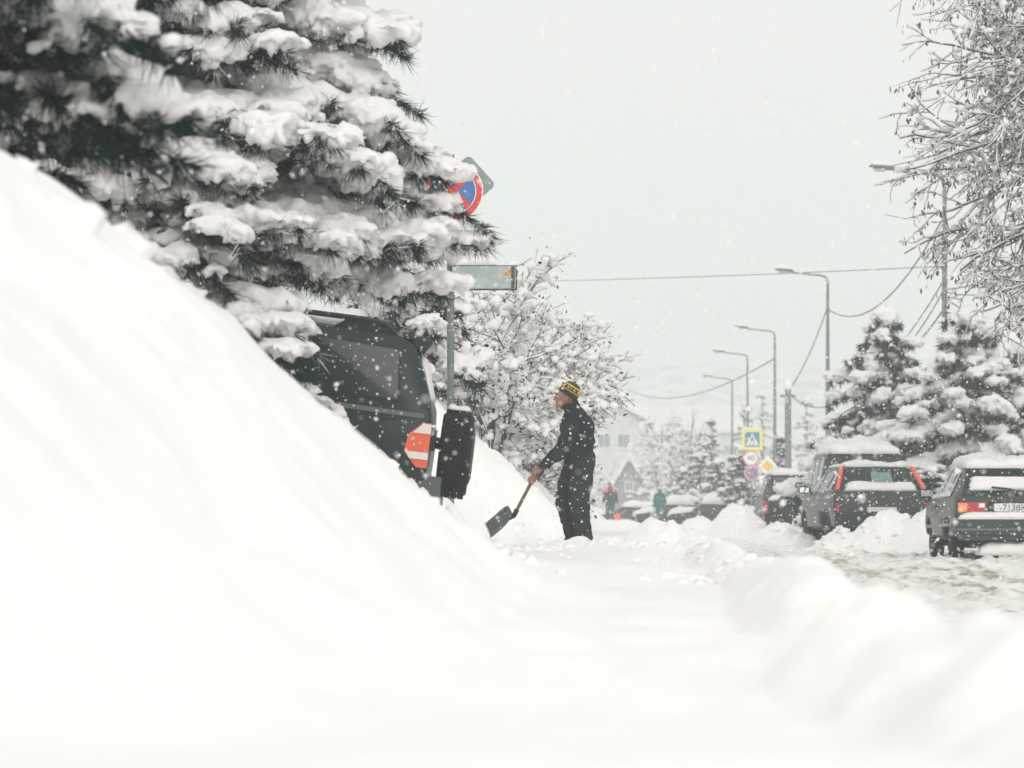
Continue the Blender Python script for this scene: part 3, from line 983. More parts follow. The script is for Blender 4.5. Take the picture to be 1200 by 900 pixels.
# ------------------------------------------------------------------ cars (local: +x forward, +y left, z up, origin on the ground)
class Car:
    """Lofted body: stations (x, z_bottom, z_belt, z_top, half-width bottom, half-width belt, half-width top)."""

    def __init__(self, name, label, loc, rotz, st, paint, wheels, group="parked cars", pitch=0.0, roll=0.0, cat="car"):
        self.t = thing(name, label, cat, loc, rotz, group)
        self.t.rotation_euler = (roll, pitch, rotz)
        self.st = st
        self.paint = paint
        mb = MB()
        rings = []
        for (x, zb, zl, zt, wb, wl_, wt) in st:
            half = [(0, zb), (wb * 0.9, zb), (wb, zb + 0.06), (wb * 0.45 + wl_ * 0.55 + 0.02, zb * 0.45 + zl * 0.55), (wl_, zl)]
            g = zt - zl
            rr = min(0.07, g * 0.45)
            half += [(wl_ + (wt - wl_) * 0.5, zl + (zt - rr - zl) * 0.5), (wt, zt - rr), (wt - rr * 0.45, zt - rr * 0.3), (wt - rr * 1.6, zt), (0, zt + 0.012)]
            ring = [(x, y, z) for y, z in half] + [(x, -y, z) for y, z in reversed(half[1:-1])]
            rings.append(ring)
        n = len(rings[0])
        vs = [p for r in rings for p in r]
        fs = []
        for i in range(len(rings) - 1):
            for k in range(n):
                a, b = i * n + k, i * n + (k + 1) % n
                fs.append((a, b, b + n, a + n))
        fs.append(tuple(range(n - 1, -1, -1)))
        fs.append(tuple((len(rings) - 1) * n + k for k in range(n)))
        mb.add(vs, fs)
        self.body = mb.build("body", [paint, BLACKP], self.t, angle=28)
        # wheel arches cut out of the body
        wx, wr, wy, ww = wheels
        cut = MB()
        for xx in wx:
            cut.lathe([(wr + 0.07, -1.3), (wr + 0.07, 1.3)], Matrix.Translation((xx, 0, wr)) @ Matrix.Rotation(math.pi / 2, 4, 'X'), 28)
        c = cut.build("cutter_tmp", BLACKP, self.t)
        bo = self.body.modifiers.new('b', 'BOOLEAN'); bo.object = c; bo.solver = 'EXACT'
        dg = bpy.context.evaluated_depsgraph_get(); dg.update()
        me = bpy.data.meshes.new_from_object(self.body.evaluated_get(dg))
        self.body.modifiers.clear()
        if len(me.polygons) > 40:
            self.body.data = me
        cm = c.data
        bpy.data.objects.remove(c); bpy.data.meshes.remove(cm)
        core = MB()
        x0, x1 = st[0][0], st[-1][0]
        core.box(((x0 + x1) / 2, 0, wr + 0.12), ((x1 - x0) * 0.92, (wy - ww) * 2 - 0.06, 0.42))
        core.build("underbody", BLACKP, self.t)
        for xx in wx:
            for sgn in (-1, 1):
                self.wheel((xx, sgn * (wy - ww / 2), wr), wr, ww, sgn)

    def wheel(self, c, r, w, sgn, name="wheel", rot=None):
        m = Matrix.Translation(c) @ (rot if rot is not None else Matrix.Rotation(-sgn * math.pi / 2, 4, 'X'))
        h = w / 2
        tyre = MB().lathe([(r * 0.62, -h), (r * 0.90, -h), (r * 0.985, -h * 0.72), (r, -h * 0.35), (r * 0.985, -h * 0.1), (r * 0.985, h * 0.1), (r, h * 0.35), (r * 0.985, h * 0.72), (r * 0.90, h), (r * 0.62, h)], m, 32)
        ob = tyre.build(name, RUBBER, self.t, angle=50)
        rim = MB().lathe([(r * 0.63, h * 0.2), (r * 0.63, h * 0.93), (r * 0.58, h * 0.93), (r * 0.54, h * 0.55), (r * 0.22, h * 0.6), (r * 0.18, h * 0.78), (0.01, h * 0.8)], m, 24)
        rim.build("rim", mat("steel_rim", (0.2, 0.21, 0.21), rough=0.5, metal=0.6), ob, angle=30)
        return ob

    def at(self, x):
        xs = [s[0] for s in self.st]
        return [float(np.interp(x, xs, [s[i] for s in self.st])) for i in range(1, 7)]

    def side(self, x, t, sgn, off=0.0):
        zb, zl, zt, wb, wl_, wt = self.at(x)
        rr = min(0.07, (zt - zl) * 0.45)
        y = wl_ + (wt - wl_) * t
        z = zl + (zt - rr - zl) * t
        nrm = Vector((0, (zt - zl), (wl_ - wt))).normalized()
        return Vector((x, sgn * (y + nrm.y * off), z + nrm.z * off))

    def flank(self, x, t, sgn, off=0.0):
        """t 0 at the sill, 1 at the belt line"""
        zb, zl, zt, wb, wl_, wt = self.at(x)
        mid = wb * 0.45 + wl_ * 0.55 + 0.02
        y = np.interp(t, [0, 0.06, 0.55, 1], [wb, wb, mid, wl_])
        return Vector((x, sgn * (y + off), zb + (zl - zb) * t))

    def pane(self, pts, sgn, name="window", m=None, off=0.012, frame=0.018):
        q = [self.side(x, t, sgn, 0.002) for x, t in pts]
        nrm = Vector((0, sgn * 0.95, 0.25)).normalized()
        fr = MB().prism(q, nrm, off * 0.7)
        f = fr.build(name, BLACKP, self.t, smooth=False)
        c = sum(q, Vector()) / len(q)
        q2 = [p + (c - p).normalized() * frame * 1.5 + nrm * (off * 0.7 - 0.002) for p in q]
        MB().prism(q2, nrm, 0.006).build("pane", m or GLASS, f, smooth=False)
        return f

    def quad(self, name, pts, nrm, thick, m, parent=None, smooth=False):
        return MB().prism(pts, Vector(nrm).normalized(), thick).build(name, m, parent or self.t, smooth=smooth)

    def slope(self, xa, xb, fy, f0, f1, which='rear'):
        """corners on the top surface between two stations: f0..f1 along, fy half-width share"""
        out = []
        for f, sg in ((f0, 1), (f0, -1), (f1, -1), (f1, 1)):
            x = xa + (xb - xa) * f
            zb, zl, zt, wb, wl_, wt = self.at(x)
            out.append(Vector((x, sg * (wt - 0.06) * fy, zt + 0.006)))
        return out

    def mirror(self, x, z, y, m=None):
        for sgn in (-1, 1):
            mb = MB()
            rot = Matrix.Rotation(0.12 * sgn, 3, 'Z')
            pts = []
            for dx in (-0.05, 0.05):
                k = 0.85 if dx > 0 else 1
                for a in range(10):
                    an = 2 * math.pi * a / 10
                    pts.append(Vector((x + dx, sgn * (y + 0.12) + 0.115 * k * math.copysign(abs(math.cos(an)) ** 0.6, math.cos(an)), z + 0.07 * k * math.copysign(abs(math.sin(an)) ** 0.6, math.sin(an)))))
            mb.add(pts, [tuple(range(9, -1, -1)), tuple(range(10, 20))] + [(a, (a + 1) % 10, (a + 1) % 10 + 10, a + 10) for a in range(10)])
            mb.box((x, sgn * (y - 0.01), z - 0.04), (0.05, 0.12, 0.04))
            o = mb.build("side_mirror", m or BLACKP, self.t, angle=50)
            MB().box((x - 0.052, sgn * (y + 0.12), z), (0.006, 0.17, 0.09)).build("mirror_glass", mat("mirror", (0.6, 0.65, 0.65), rough=0.05, metal=1.0), o)


def paint(name, c, c2=None):
    return mat(name, c, rough=0.36, noise=c2 or tuple(v + 0.010 for v in c), noise_scale=2.2, detail=9, ramp=(0.5, 0.82), spec=0.22, coat=0.10, bump=0.0012, bump_scale=12)


P_SUV = paint("dark_slate_paint", (0.010, 0.024, 0.026))
P_GREEN = paint("dark_green_paint", (0.004, 0.019, 0.017))
P_GREY = paint("graphite_paint", (0.006, 0.014, 0.015))
P_VAN = paint("dark_van_paint", (0.009, 0.016, 0.016))
RED = mat("red_lens", (0.42, 0.018, 0.02), rough=0.15, coat=0.5)
RED2 = mat("orange_red_lens", (0.80, 0.115, 0.035), rough=0.2, coat=0.4)
ORANGE = mat("orange_lens", (0.85, 0.20, 0.02), rough=0.2, coat=0.3)
CLEAR = mat("clear_lens", (0.78, 0.74, 0.70), rough=0.2, coat=0.3)
PLATE = mat("plate_white", (0.62, 0.63, 0.62), rough=0.5)
INK = mat("ink_black", (0.012, 0.014, 0.014), rough=0.6)

# ---- dark off-road car, nosed into the bank, seen from its side
sst = [(-2.13, 0.48, 0.98, 1.00, 0.80, 0.90, 0.88), (-2.11, 0.44, 1.20, 1.28, 0.84, 0.90, 0.87), (-2.02, 0.42, 1.26, 1.55, 0.87, 0.90, 0.80),
       (-1.90, 0.42, 1.26, 1.80, 0.88, 0.91, 0.73), (-1.78, 0.42, 1.26, 1.86, 0.88, 0.915, 0.72), (-0.6, 0.42, 1.25, 1.89, 0.88, 0.92, 0.73),
       (0.15, 0.42, 1.23, 1.86, 0.88, 0.92, 0.72), (0.35, 0.42, 1.22, 1.78, 0.88, 0.92, 0.71), (0.95, 0.42, 1.20, 1.30, 0.88, 0.91, 0.82), (1.05, 0.42, 1.18, 1.24, 0.88, 0.91, 0.85),
       (2.0, 0.44, 1.05, 1.12, 0.87, 0.88, 0.82), (2.2, 0.50, 0.95, 1.0, 0.80, 0.80, 0.74)]
suv = Car("off_road_car", "dark off-road car with rear spare wheel half buried behind the snowbank", (-2.93, 25.52, 0.62), math.pi, sst, P_SUV, ((-1.28, 1.35), 0.38, 0.90, 0.26), group="parked cars", pitch=math.radians(-6.8))
SS = 1      # local +y is towards the camera once the car is turned about
for sg in (1, -1):
    suv.pane([(-1.84, 0.03), (-1.80, 0.90), (-1.02, 0.92), (-1.00, 0.03)], sg)
    suv.pane([(-0.90, 0.03), (-0.90, 0.92), (-0.10, 0.92), (0.02, 0.03)], sg)
    suv.pane([(0.12, 0.03), (0.06, 0.92), (0.30, 0.90), (0.80, 0.05)], sg)
    q = [suv.flank(x, t_, sg, 0.004) for x, t_ in ((-2.06, 0.955), (-1.0, 0.955), (-1.0, 0.905), (-2.06, 0.905))]
    suv.quad("belt_moulding", q, (0, sg, 0), 0.016, mat("trim_grey", (0.10, 0.12, 0.12), rough=0.4))
    q = [suv.flank(x, t_, sg, 0.004) for x, t_ in ((-2.04, 0.06), (1.9, 0.06), (1.9, 0.28), (-2.04, 0.28))]
    suv.quad("side_cladding", q, (0, sg, 0), 0.02, BLACKP)
    # roof rail
    rail = MB()
    pts = [(-1.74, sg * 0.66, 1.85), (-1.64, sg * 0.66, 1.925), (-1.45, sg * 0.66, 1.95), (-0.2, sg * 0.66, 1.965), (0.0, sg * 0.66, 1.87)]
    rail.tube(pts, [0.022, 0.026, 0.024, 0.024, 0.022], 8)
    ro = rail.build("roof_rail", BLACKP, suv.t)
    MB().prism([(-1.76, sg * 0.645, 1.84), (-1.62, sg * 0.645, 1.925), (-1.30, sg * 0.645, 1.94), (-1.18, sg * 0.645, 1.85)], (0, sg, 0), 0.03).build("rail_foot", P_SUV, ro, smooth=False)
    # tall tail lamp wrapping round the corner
    lm = [(-2.13, 0.74), (-2.135, 1.12), (-2.06, 1.12), (-1.945, 1.01), (-1.925, 0.86), (-2.04, 0.74)]
    poly = []
    for x, z in lm:
        zb, zl, zt, wb, wl_, wt = suv.at(max(x, -2.11))
        poly.append(suv.flank(max(x, -2.11), (z - zb) / (zl - zb), sg, -0.01))
        poly[-1].x = x
    lamp = suv.quad("tail_lamp", poly, (0, sg, 0), 0.03, RED2)
    rr_ = lambda pts: [Vector((x, sg * (abs(poly[0].y) + 0.026), z)) for x, z in pts]
    MB().prism([Vector((x, sg * 0.932, z)) for x, z in ((-2.132, 1.03), (-2.132, 1.112), (-2.065, 1.112), (-1.985, 1.03))], (0, sg, 0), 0.006).build("clear_lens", CLEAR, lamp, smooth=False)
    MB().prism([Vector((x, sg * 0.932, z)) for x, z in ((-2.132, 0.81), (-2.132, 0.87), (-1.935, 0.87), (-1.975, 0.81))], (0, sg, 0), 0.006).build("clear_lens", CLEAR, lamp, smooth=False)
suv.quad("rear_spoiler", [(-1.80, 0.70, 1.845), (-1.80, -0.70, 1.845), (-2.05, -0.66, 1.80), (-2.05, 0.66, 1.80)], (0, 0, 1), 0.04, P_SUV)
suv.quad("spoiler_end", [(-1.86, 0.66, 1.84), (-2.05, 0.66, 1.80), (-1.98, 0.66, 1.70)], (0, 1, 0), 0.03, P_SUV)
q = [Vector((-2.045, 0.70, 1.32)), Vector((-2.045, -0.70, 1.32)), Vector((-1.915, -0.62, 1.76)), Vector((-1.915, 0.62, 1.76))]
rw = suv.quad("rear_window", q, (-0.95, 0, 0.28), 0.03, GLASS)
snow_quad("window_snow", suv.t, (-2.085, 0.7, 1.30), (-2.085, -0.7, 1.30), (-1.965, -0.62, 1.72), (-1.965, 0.62, 1.72), 0.045, up=(-0.95, 0, 0.28), seed=4)
bm_ = MB()
bm_.box((-2.16, 0, 0.56), (0.20, 1.72, 0.24)); bm_.build("rear_bumper", mat("bumper_grey", (0.07, 0.085, 0.085), rough=0.5), suv.t)
sw = suv.wheel((-2.34, 0.14, 0.90), 0.375, 0.27, 1, name="spare_wheel", rot=Matrix.Rotation(-math.pi / 2, 4, 'Y'))
tr = MB()
for k in range(44):
    an = 2 * math.pi * k / 44
    for q_, (off_, w_2) in enumerate(((-0.088, 0.05), (-0.030, 0.045), (0.030, 0.045), (0.088, 0.05))):
        R_ = Matrix.Rotation(an + (q_ % 2) * 0.07, 3, 'X')
        tr.box(Vector((-2.34 + off_, 0.14, 0.90)) + R_ @ Vector((0, 0, 0.378)), (w_2, 0.040, 0.014), R_)
stuff(tr.build("tread_blocks", RUBBER, sw, smooth=False, fix=False))
MB().lathe([(0.25, 0.10), (0.25, 0.145), (0.2, 0.16), (0.01, 0.162)], Matrix.Translation((-2.34, 0.14, 0.90)) @ Matrix.Rotation(-math.pi / 2, 4, 'Y'), 30).build("hub_cover", BLACKP, sw, angle=50)
for sg in (1, -1):
    for x_ in (-0.95, 0.08):
        q = [suv.flank(x, t_, sg, 0.001) for x, t_ in ((x_, 0.07), (x_, 0.97), (x_ + 0.014, 0.97), (x_ + 0.014, 0.07))]
        suv.quad("door_seam", q, (0, sg, 0), 0.004, INK)
    q = [suv.flank(x, t_, sg, 0.001) for x, t_ in ((-1.72, 0.66), (-1.50, 0.66), (-1.50, 0.86), (-1.72, 0.86))]
    suv.quad("fuel_flap", q, (0, sg, 0), 0.005, P_SUV)
    q = [suv.flank(x, t_, sg, 0.001) for x, t_ in ((-0.80, 0.80), (-0.62, 0.80), (-0.62, 0.85), (-0.80, 0.85))]
    suv.quad("door_handle", q, (0, sg, 0), 0.025, BLACKP)
snow_quad("wheel_snow", suv.t, (-2.44, 0.02, 1.29), (-2.23, 0.02, 1.29), (-2.23, 0.27, 1.29), (-2.44, 0.27, 1.29), 0.04, up=(0, 0, 1), seed=9)
br = MB(); br.box((-2.19, 0.14, 0.97), (0.14, 0.30, 0.08)); br.box((-2.19, 0.38, 1.0), (0.10, 0.06, 0.05)); br.box((-2.15, 0.42, 0.99), (0.03, 0.05, 0.18)); br.build("spare_bracket", BLACKP, suv.t)
snow_quad("roof_snow", suv.t, (-1.5, 0.60, 1.885), (-1.5, -0.66, 1.885), (0.1, -0.66, 1.885), (0.1, 0.60, 1.885), 0.12, up=(0, 0, 1), seed=2)


# ---- hatchback with the number plate
SD = math.atan(-STREET)       # street heading as a rotation of +x=forward cars: forward = +Y
FWD = math.pi / 2 + SD
lst = [(-2.02, 0.40, 0.62, 0.66, 0.74, 0.80, 0.78), (-1.98, 0.36, 0.86, 0.92, 0.78, 0.80, 0.745), (-1.90, 0.34, 0.90, 0.96, 0.80, 0.805, 0.725), (-1.70, 0.33, 0.915, 1.13, 0.81, 0.815, 0.68),
       (-1.40, 0.32, 0.915, 1.335, 0.81, 0.82, 0.62), (-1.22, 0.31, 0.91, 1.375, 0.81, 0.82, 0.605), (-0.3, 0.30, 0.90, 1.40, 0.81, 0.825, 0.60), (0.25, 0.30, 0.89, 1.375, 0.81, 0.825, 0.605),
       (0.42, 0.30, 0.885, 1.32, 0.81, 0.825, 0.615), (1.02, 0.30, 0.88, 0.96, 0.81, 0.82, 0.74), (1.15, 0.30, 0.87, 0.92, 0.81, 0.82, 0.76), (1.85, 0.32, 0.78, 0.84, 0.80, 0.80, 0.74), (2.0, 0.36, 0.70, 0.74, 0.74, 0.74, 0.70)]
cx = P(1165, 600, 43.0).x
lada = Car("hatchback", "dark green hatchback with a number plate ending 713 at the frame edge", (cx, 43.0, 0.02), FWD, lst, P_GREEN, ((-1.25, 1.22), 0.285, 0.80, 0.18))
for sg in (1, -1):
    lada.pane([(-1.50, 0.04), (-1.25, 0.93), (-1.02, 0.93), (-0.98, 0.04)], sg)
    lada.pane([(-0.90, 0.04), (-0.93, 0.93), (-0.18, 0.95), (-0.10, 0.04)], sg)
    lada.pane([(-0.02, 0.04), (-0.08, 0.95), (0.28, 0.93), (0.86, 0.10), (0.86, 0.04)], sg)
    q = [lada.flank(x, t_, sg, 0.0) for x, t_ in ((-0.94, 0.07), (-0.94, 0.97), (-0.925, 0.97), (-0.925, 0.07))]
    lada.quad("door_seam", q, (0, sg, 0), 0.004, INK)
    q = [lada.flank(x, t_, sg, 0.0) for x, t_ in ((-0.06, 0.07), (-0.06, 0.97), (-0.045, 0.97), (-0.045, 0.07))]
    lada.quad("door_seam", q, (0, sg, 0), 0.004, INK)
    q = [lada.flank(x, t_, sg, 0.0) for x, t_ in ((-1.75, 0.30), (1.7, 0.30), (1.7, 0.39), (-1.75, 0.39))]
    lada.quad("side_moulding", q, (0, sg, 0), 0.016, mat("trim_grey", (0.10, 0.12, 0.12), rough=0.4))
    for hx in (-0.72, 0.14):
        q = [lada.flank(hx + a, t_, sg, 0.0) for a, t_ in ((0, 0.80), (0.16, 0.80), (0.16, 0.86), (0, 0.86))]
        lada.quad("door_handle", q, (0, sg, 0), 0.022, BLACKP)
    # tail lamp: orange outer block, red inner block
    o_ = lada.quad("tail_lamp", [(-2.005, sg * 0.775, 0.70), (-2.005, sg * 0.775, 0.845), (-2.005, sg * 0.36, 0.845), (-2.005, sg * 0.40, 0.70)], (-1, 0, 0), 0.022, RED)
    MB().box((-2.031, sg * 0.71, 0.775), (0.012, 0.13, 0.12)).build("indicator_lens", ORANGE, o_)
    MB().box((-2.031, sg * 0.44, 0.80), (0.012, 0.08, 0.06)).build("reversing_lens", CLEAR, o_)
q = lada.slope(-1.86, -1.36, 0.97, 0.10, 0.95)
rwn = (q[3] - q[0]).cross(q[1] - q[0]); rwn = rwn if rwn.x < 0 else -rwn
lada.quad("rear_window", q, rwn, 0.012, GLASS)
qs = lada.slope(-1.86, -1.36, 0.95, 0.02, 0.50)
snow_quad("window_snow", lada.t, qs[0], qs[1], qs[2], qs[3], 0.05, up=rwn, seed=12, edge=0.08)
w_ = MB(); w_.tube([(-1.90, -0.10, 0.99), (-1.915, 0.02, 1.03), (-1.86, 0.28, 1.06)], 0.014, 6); w_.tube([(-1.93, -0.10, 0.97), (-1.90, -0.10, 1.0)], 0.03, 8)
w_.build("rear_wiper", BLACKP, lada.t)
lada.quad("tailgate_panel", [(-2.003, 0.39, 0.68), (-2.003, 0.39, 0.85), (-2.003, -0.39, 0.85), (-2.003, -0.39, 0.68)], (-1, 0, 0), 0.012, BLACKP)
pl = lada.quad("number_plate", [(-2.016, 0.26, 0.715), (-2.016, 0.26, 0.828), (-2.016, -0.26, 0.828), (-2.016, -0.26, 0.715)], (-1, 0, 0), 0.012, PLATE)
mw = Matrix.Translation((-2.0295, 0.0, 0.768)) @ Matrix.Rotation(-math.pi / 2, 4, 'Z') @ Matrix.Rotation(math.pi / 2, 4, 'X')
text_part("plate_text", "-713BK", 0.125, INK, pl, mw)
bm_ = MB(); bm_.box((-2.05, 0, 0.50), (0.16, 1.64, 0.22)); bm_.box((-1.75, 0.80, 0.50), (0.62, 0.05, 0.2)); bm_.box((-1.75, -0.80, 0.50), (0.62, 0.05, 0.2)); bm_.box((-1.98, 0, 0.36), (0.2, 1.5, 0.1))
bm_.build("rear_bumper", mat("bumper_dark", (0.008, 0.020, 0.019), rough=0.5), lada.t)
lada.quad("bumper_strip", [(-2.131, 0.80, 0.45), (-2.131, 0.80, 0.475), (-2.131, -0.80, 0.475), (-2.131, -0.80, 0.45)], (-1, 0, 0), 0.008, mat("trim_grey", (0.10, 0.12, 0.12)))
snow_quad("bumper_snow", lada.t, (-2.135, 0.80, 0.61), (-2.135, -0.80, 0.61), (-2.0, -0.80, 0.61), (-2.0, 0.80, 0.61), 0.085, up=(0, 0, 1), seed=14, nu=30)
snow_quad("sill_snow", lada.t, (-2.11, 0.5, 0.10), (-2.11, -0.7, 0.10), (-1.7, -0.7, 0.10), (-1.7, 0.5, 0.10), 0.16, up=(0, 0, 1), seed=15, nu=24)
snow_quad("roof_snow", lada.t, (-1.46, 0.62, 1.34), (-1.46, -0.62, 1.34), (0.36, -0.62, 1.375), (0.36, 0.62, 1.375), 0.14, up=(0, 0, 1), seed=16, nu=36, nv=16, edge=0.13, lump=0.5)
snow_quad("bonnet_snow", lada.t, (1.05, 0.72, 0.94), (1.9, 0.72, 0.82), (1.9, -0.72, 0.82), (1.05, -0.72, 0.94), 0.16, up=(0, 0, 1), seed=17)
for sg in (1, -1):
    a, b = lada.side(-1.5, 0.03, sg, 0.02), lada.side(0.8, 0.03, sg, 0.02)
    snow_quad("sill_ledge_snow", lada.t, a, b, b + Vector((-0.1, -sg * 0.02, 0.07)), a + Vector((0.05, -sg * 0.02, 0.07)), 0.028, up=(0, sg, 0.2), seed=18 + sg, nu=40, lump=0.9)
lada.mirror(0.72, 0.99, 0.80, P_GREEN)

# ---- hatchback with tall orange-red lamps, bonnet-deep in a snow heap
fst = [(-1.98, 0.42, 0.70, 0.74, 0.74, 0.80, 0.76), (-1.93, 0.36, 0.93, 0.99, 0.82, 0.83, 0.75), (-1.86, 0.34, 0.97, 1.03, 0.83, 0.84, 0.735), (-1.62, 0.32, 0.97, 1.30, 0.84, 0.845, 0.66), (-1.45, 0.31, 0.965, 1.42, 0.845, 0.85, 0.62),
       (-0.3, 0.30, 0.95, 1.46, 0.85, 0.85, 0.61), (0.2, 0.30, 0.94, 1.43, 0.85, 0.85, 0.62), (0.45, 0.30, 0.93, 1.35, 0.85, 0.85, 0.63), (1.15, 0.30, 0.92, 0.99, 0.85, 0.84, 0.76), (1.9, 0.32, 0.82, 0.87, 0.82, 0.80, 0.74), (2.1, 0.38, 0.70, 0.74, 0.74, 0.72, 0.68)]
foc = Car("hatchback", "dark hatchback with orange-red upright lamps beside its rear window, behind a snow heap", (P(1010, 600, 53).x, 53.0, 0.10), FWD + 0.09, fst, P_GREY, ((-1.28, 1.30), 0.30, 0.83, 0.19))
for sg in (1, -1):
    foc.pane([(-1.60, 0.05), (-1.40, 0.90), (-1.15, 0.92), (-1.08, 0.05)], sg)
    foc.pane([(-1.0, 0.05), (-1.02, 0.93), (-0.22, 0.94), (-0.12, 0.05)], sg)
    foc.pane([(-0.04, 0.05), (-0.1, 0.94), (0.28, 0.92), (0.98, 0.08)], sg)
    a = [Vector((-1.90, sg * 0.735, 1.02)), Vector((-1.90, sg * 0.80, 1.0)), Vector((-1.47, sg * 0.645, 1.42)), Vector((-1.47, sg * 0.58, 1.425))]
    foc.quad("pillar_lamp", a, (-0.7, sg * 0.4, 0.5), 0.03, RED2)
    foc.quad("bumper_reflector", [(-1.985, sg * 0.82, 0.46), (-1.985, sg * 0.82, 0.78), (-1.985, sg * 0.76, 0.78), (-1.985, sg * 0.76, 0.46)], (-1, 0, 0), 0.02, RED)
q = foc.slope(-1.88, -1.44, 0.92, 0.04, 0.95)
rwn = (q[3] - q[0]).cross(q[1] - q[0]); rwn = rwn if rwn.x < 0 else -rwn
foc.quad("rear_window", q, rwn, 0.014, GLASS)
qs = foc.slope(-1.88, -1.44, 0.92, 0.22, 0.62)
pz = [q_ + rwn.normalized() * 0.018 for q_ in qs]
foc.quad("window_sticker", [pz[0] * 0.62 + pz[1] * 0.38, pz[0] * 0.3 + pz[1] * 0.7, pz[3] * 0.3 + pz[2] * 0.7, pz[3] * 0.62 + pz[2] * 0.38], rwn, 0.003, mat("pale_sticker", (0.16, 0.26, 0.24), rough=0.4))
qs = foc.slope(-1.93, -1.44, 0.95, 0.0, 0.30)
snow_quad("window_snow", foc.t, qs[0], qs[1], qs[2], qs[3], 0.07, up=rwn, seed=22, edge=0.1)
foc.quad("number_plate", [(-1.99, 0.26, 0.60), (-1.99, 0.26, 0.71), (-1.99, -0.26, 0.71), (-1.99, -0.26, 0.60)], (-1, 0, 0), 0.012, PLATE)
MB().lathe([(0.085, 0), (0.085, 0.02), (0.07, 0.028), (0.01, 0.03)], Matrix.Translation((-1.965, 0.36, 0.86)) @ Matrix.Rotation(-math.pi / 2, 4, 'Y'), 20).build("round_emblem", CHROME, foc.t)
MB().box((-2.02, 0, 0.50), (0.14, 1.70, 0.26)).build("rear_bumper", P_GREY, foc.t)
snow_quad("roof_snow", foc.t, (-1.48, 0.60, 1.43), (-1.48, -0.60, 1.43), (0.3, -0.60, 1.44), (0.3, 0.60, 1.44), 0.09, up=(0, 0, 1), seed=23, nu=36, nv=14, edge=0.12, lump=0.6)
foc.mirror(0.75, 1.03, 0.83)

# ---- tall van
vst = [(-2.3, 0.42, 1.0, 1.04, 0.84, 0.90, 0.88), (-2.27, 0.36, 1.10, 1.20, 0.88, 0.92, 0.89), (-2.18, 0.34, 1.12, 1.78, 0.90, 0.93, 0.82), (-2.05, 0.34, 1.12, 1.90, 0.91, 0.93, 0.79), (0.4, 0.34, 1.10, 1.93, 0.91, 0.93, 0.79),
       (0.65, 0.34, 1.08, 1.86, 0.91, 0.93, 0.80), (1.35, 0.34, 1.06, 1.16, 0.91, 0.92, 0.84), (2.1, 0.36, 0.92, 0.98, 0.88, 0.86, 0.80), (2.3, 0.42, 0.8, 0.84, 0.8, 0.78, 0.74)]
van = Car("van", "tall dark van behind the hatchback with orange-red lamps, thick snow on its roof", (P(1000, 600, 62).x, 62.0, 0.05), FWD + 0.03, vst, P_VAN, ((-1.4, 1.45), 0.33, 0.90, 0.21), cat="van")
for sg in (1, -1):
    van.pane([(-2.10, 0.05), (-2.0, 0.92), (-1.2, 0.93), (-1.2, 0.05)], sg)
    van.pane([(-1.1, 0.05), (-1.1, 0.93), (-0.25, 0.93), (-0.25, 0.05)], sg)
    van.pane([(-0.15, 0.05), (-0.15, 0.93), (0.45, 0.93), (1.05, 0.08)], sg)
    van.quad("tail_lamp", [(-2.285, sg * 0.88, 0.72), (-2.285, sg * 0.88, 1.05), (-2.285, sg * 0.76, 1.05), (-2.285, sg * 0.76, 0.72)], (-1, 0, 0), 0.03, RED)
    q = [van.flank(x, t_, sg, 0.0) for x, t_ in ((-1.9, 0.28), (1.9, 0.28), (1.9, 0.36), (-1.9, 0.36))]
    van.quad("side_moulding", q, (0, sg, 0), 0.018, BLACKP)
van.quad("rear_window", [(-2.265, 0.76, 1.22), (-2.265, -0.76, 1.22), (-2.195, -0.72, 1.72), (-2.195, 0.72, 1.72)], (-0.98, 0, 0.15), 0.012, GLASS)
snow_quad("window_snow", van.t, (-2.28, 0.78, 1.14), (-2.28, -0.78, 1.14), (-2.225, -0.74, 1.56), (-2.225, 0.74, 1.56), 0.06, up=(-0.98, 0, 0.15), seed=27, edge=0.1)
MB().box((-2.34, 0, 0.5), (0.16, 1.8, 0.24)).build("rear_bumper", BLACKP, van.t)
snow_quad("roof_snow", van.t, (-2.12, 0.76, 1.88), (-2.12, -0.76, 1.88), (0.6, -0.76, 1.90), (0.6, 0.76, 1.90), 0.28, up=(0, 0, 1), seed=28, nu=36, nv=16, edge=0.16, lump=0.6)
van.mirror(1.05, 1.25, 0.92)

# ---- estate-like off-road car farther along
dst = [(x * 0.96, a, b, c, d, e, f) for (x, a, b, c, d, e, f) in sst]
far = Car("off_road_car", "dark off-road car ahead of the van, beside the orange diamond sign", (P(927, 600, 80).x, 80.0, -0.12), FWD + 0.02, dst, P_GREY, ((-1.24, 1.30), 0.37, 0.90, 0.25))
for sg in (1, -1):
    far.pane([(-1.75, 0.03), (-1.70, 0.90), (-0.98, 0.92), (-0.98, 0.03)], sg)
    far.pane([(-0.88, 0.03), (-0.88, 0.92), (0.0, 0.92), (0.02, 0.03)], sg)
    far.quad("tail_lamp", [(-2.05, sg * 0.89, 0.80), (-2.05, sg * 0.89, 1.12), (-2.05, sg * 0.78, 1.12), (-2.05, sg * 0.78, 0.80)], (-1, 0, 0), 0.03, RED)
q = [Vector((-1.965, 0.70, 1.32)), Vector((-1.965, -0.70, 1.32)), Vector((-1.845, -0.62, 1.76)), Vector((-1.845, 0.62, 1.76))]
far.quad("rear_window", q, (-0.95, 0, 0.28), 0.02, GLASS)
far.wheel((-2.22, 0.22, 0.98), 0.36, 0.24, 1, name="spare_wheel", rot=Matrix.Rotation(-math.pi / 2, 4, 'Y'))
MB().box((-2.1, 0, 0.52), (0.16, 1.74, 0.22)).build("rear_bumper", BLACKP, far.t)
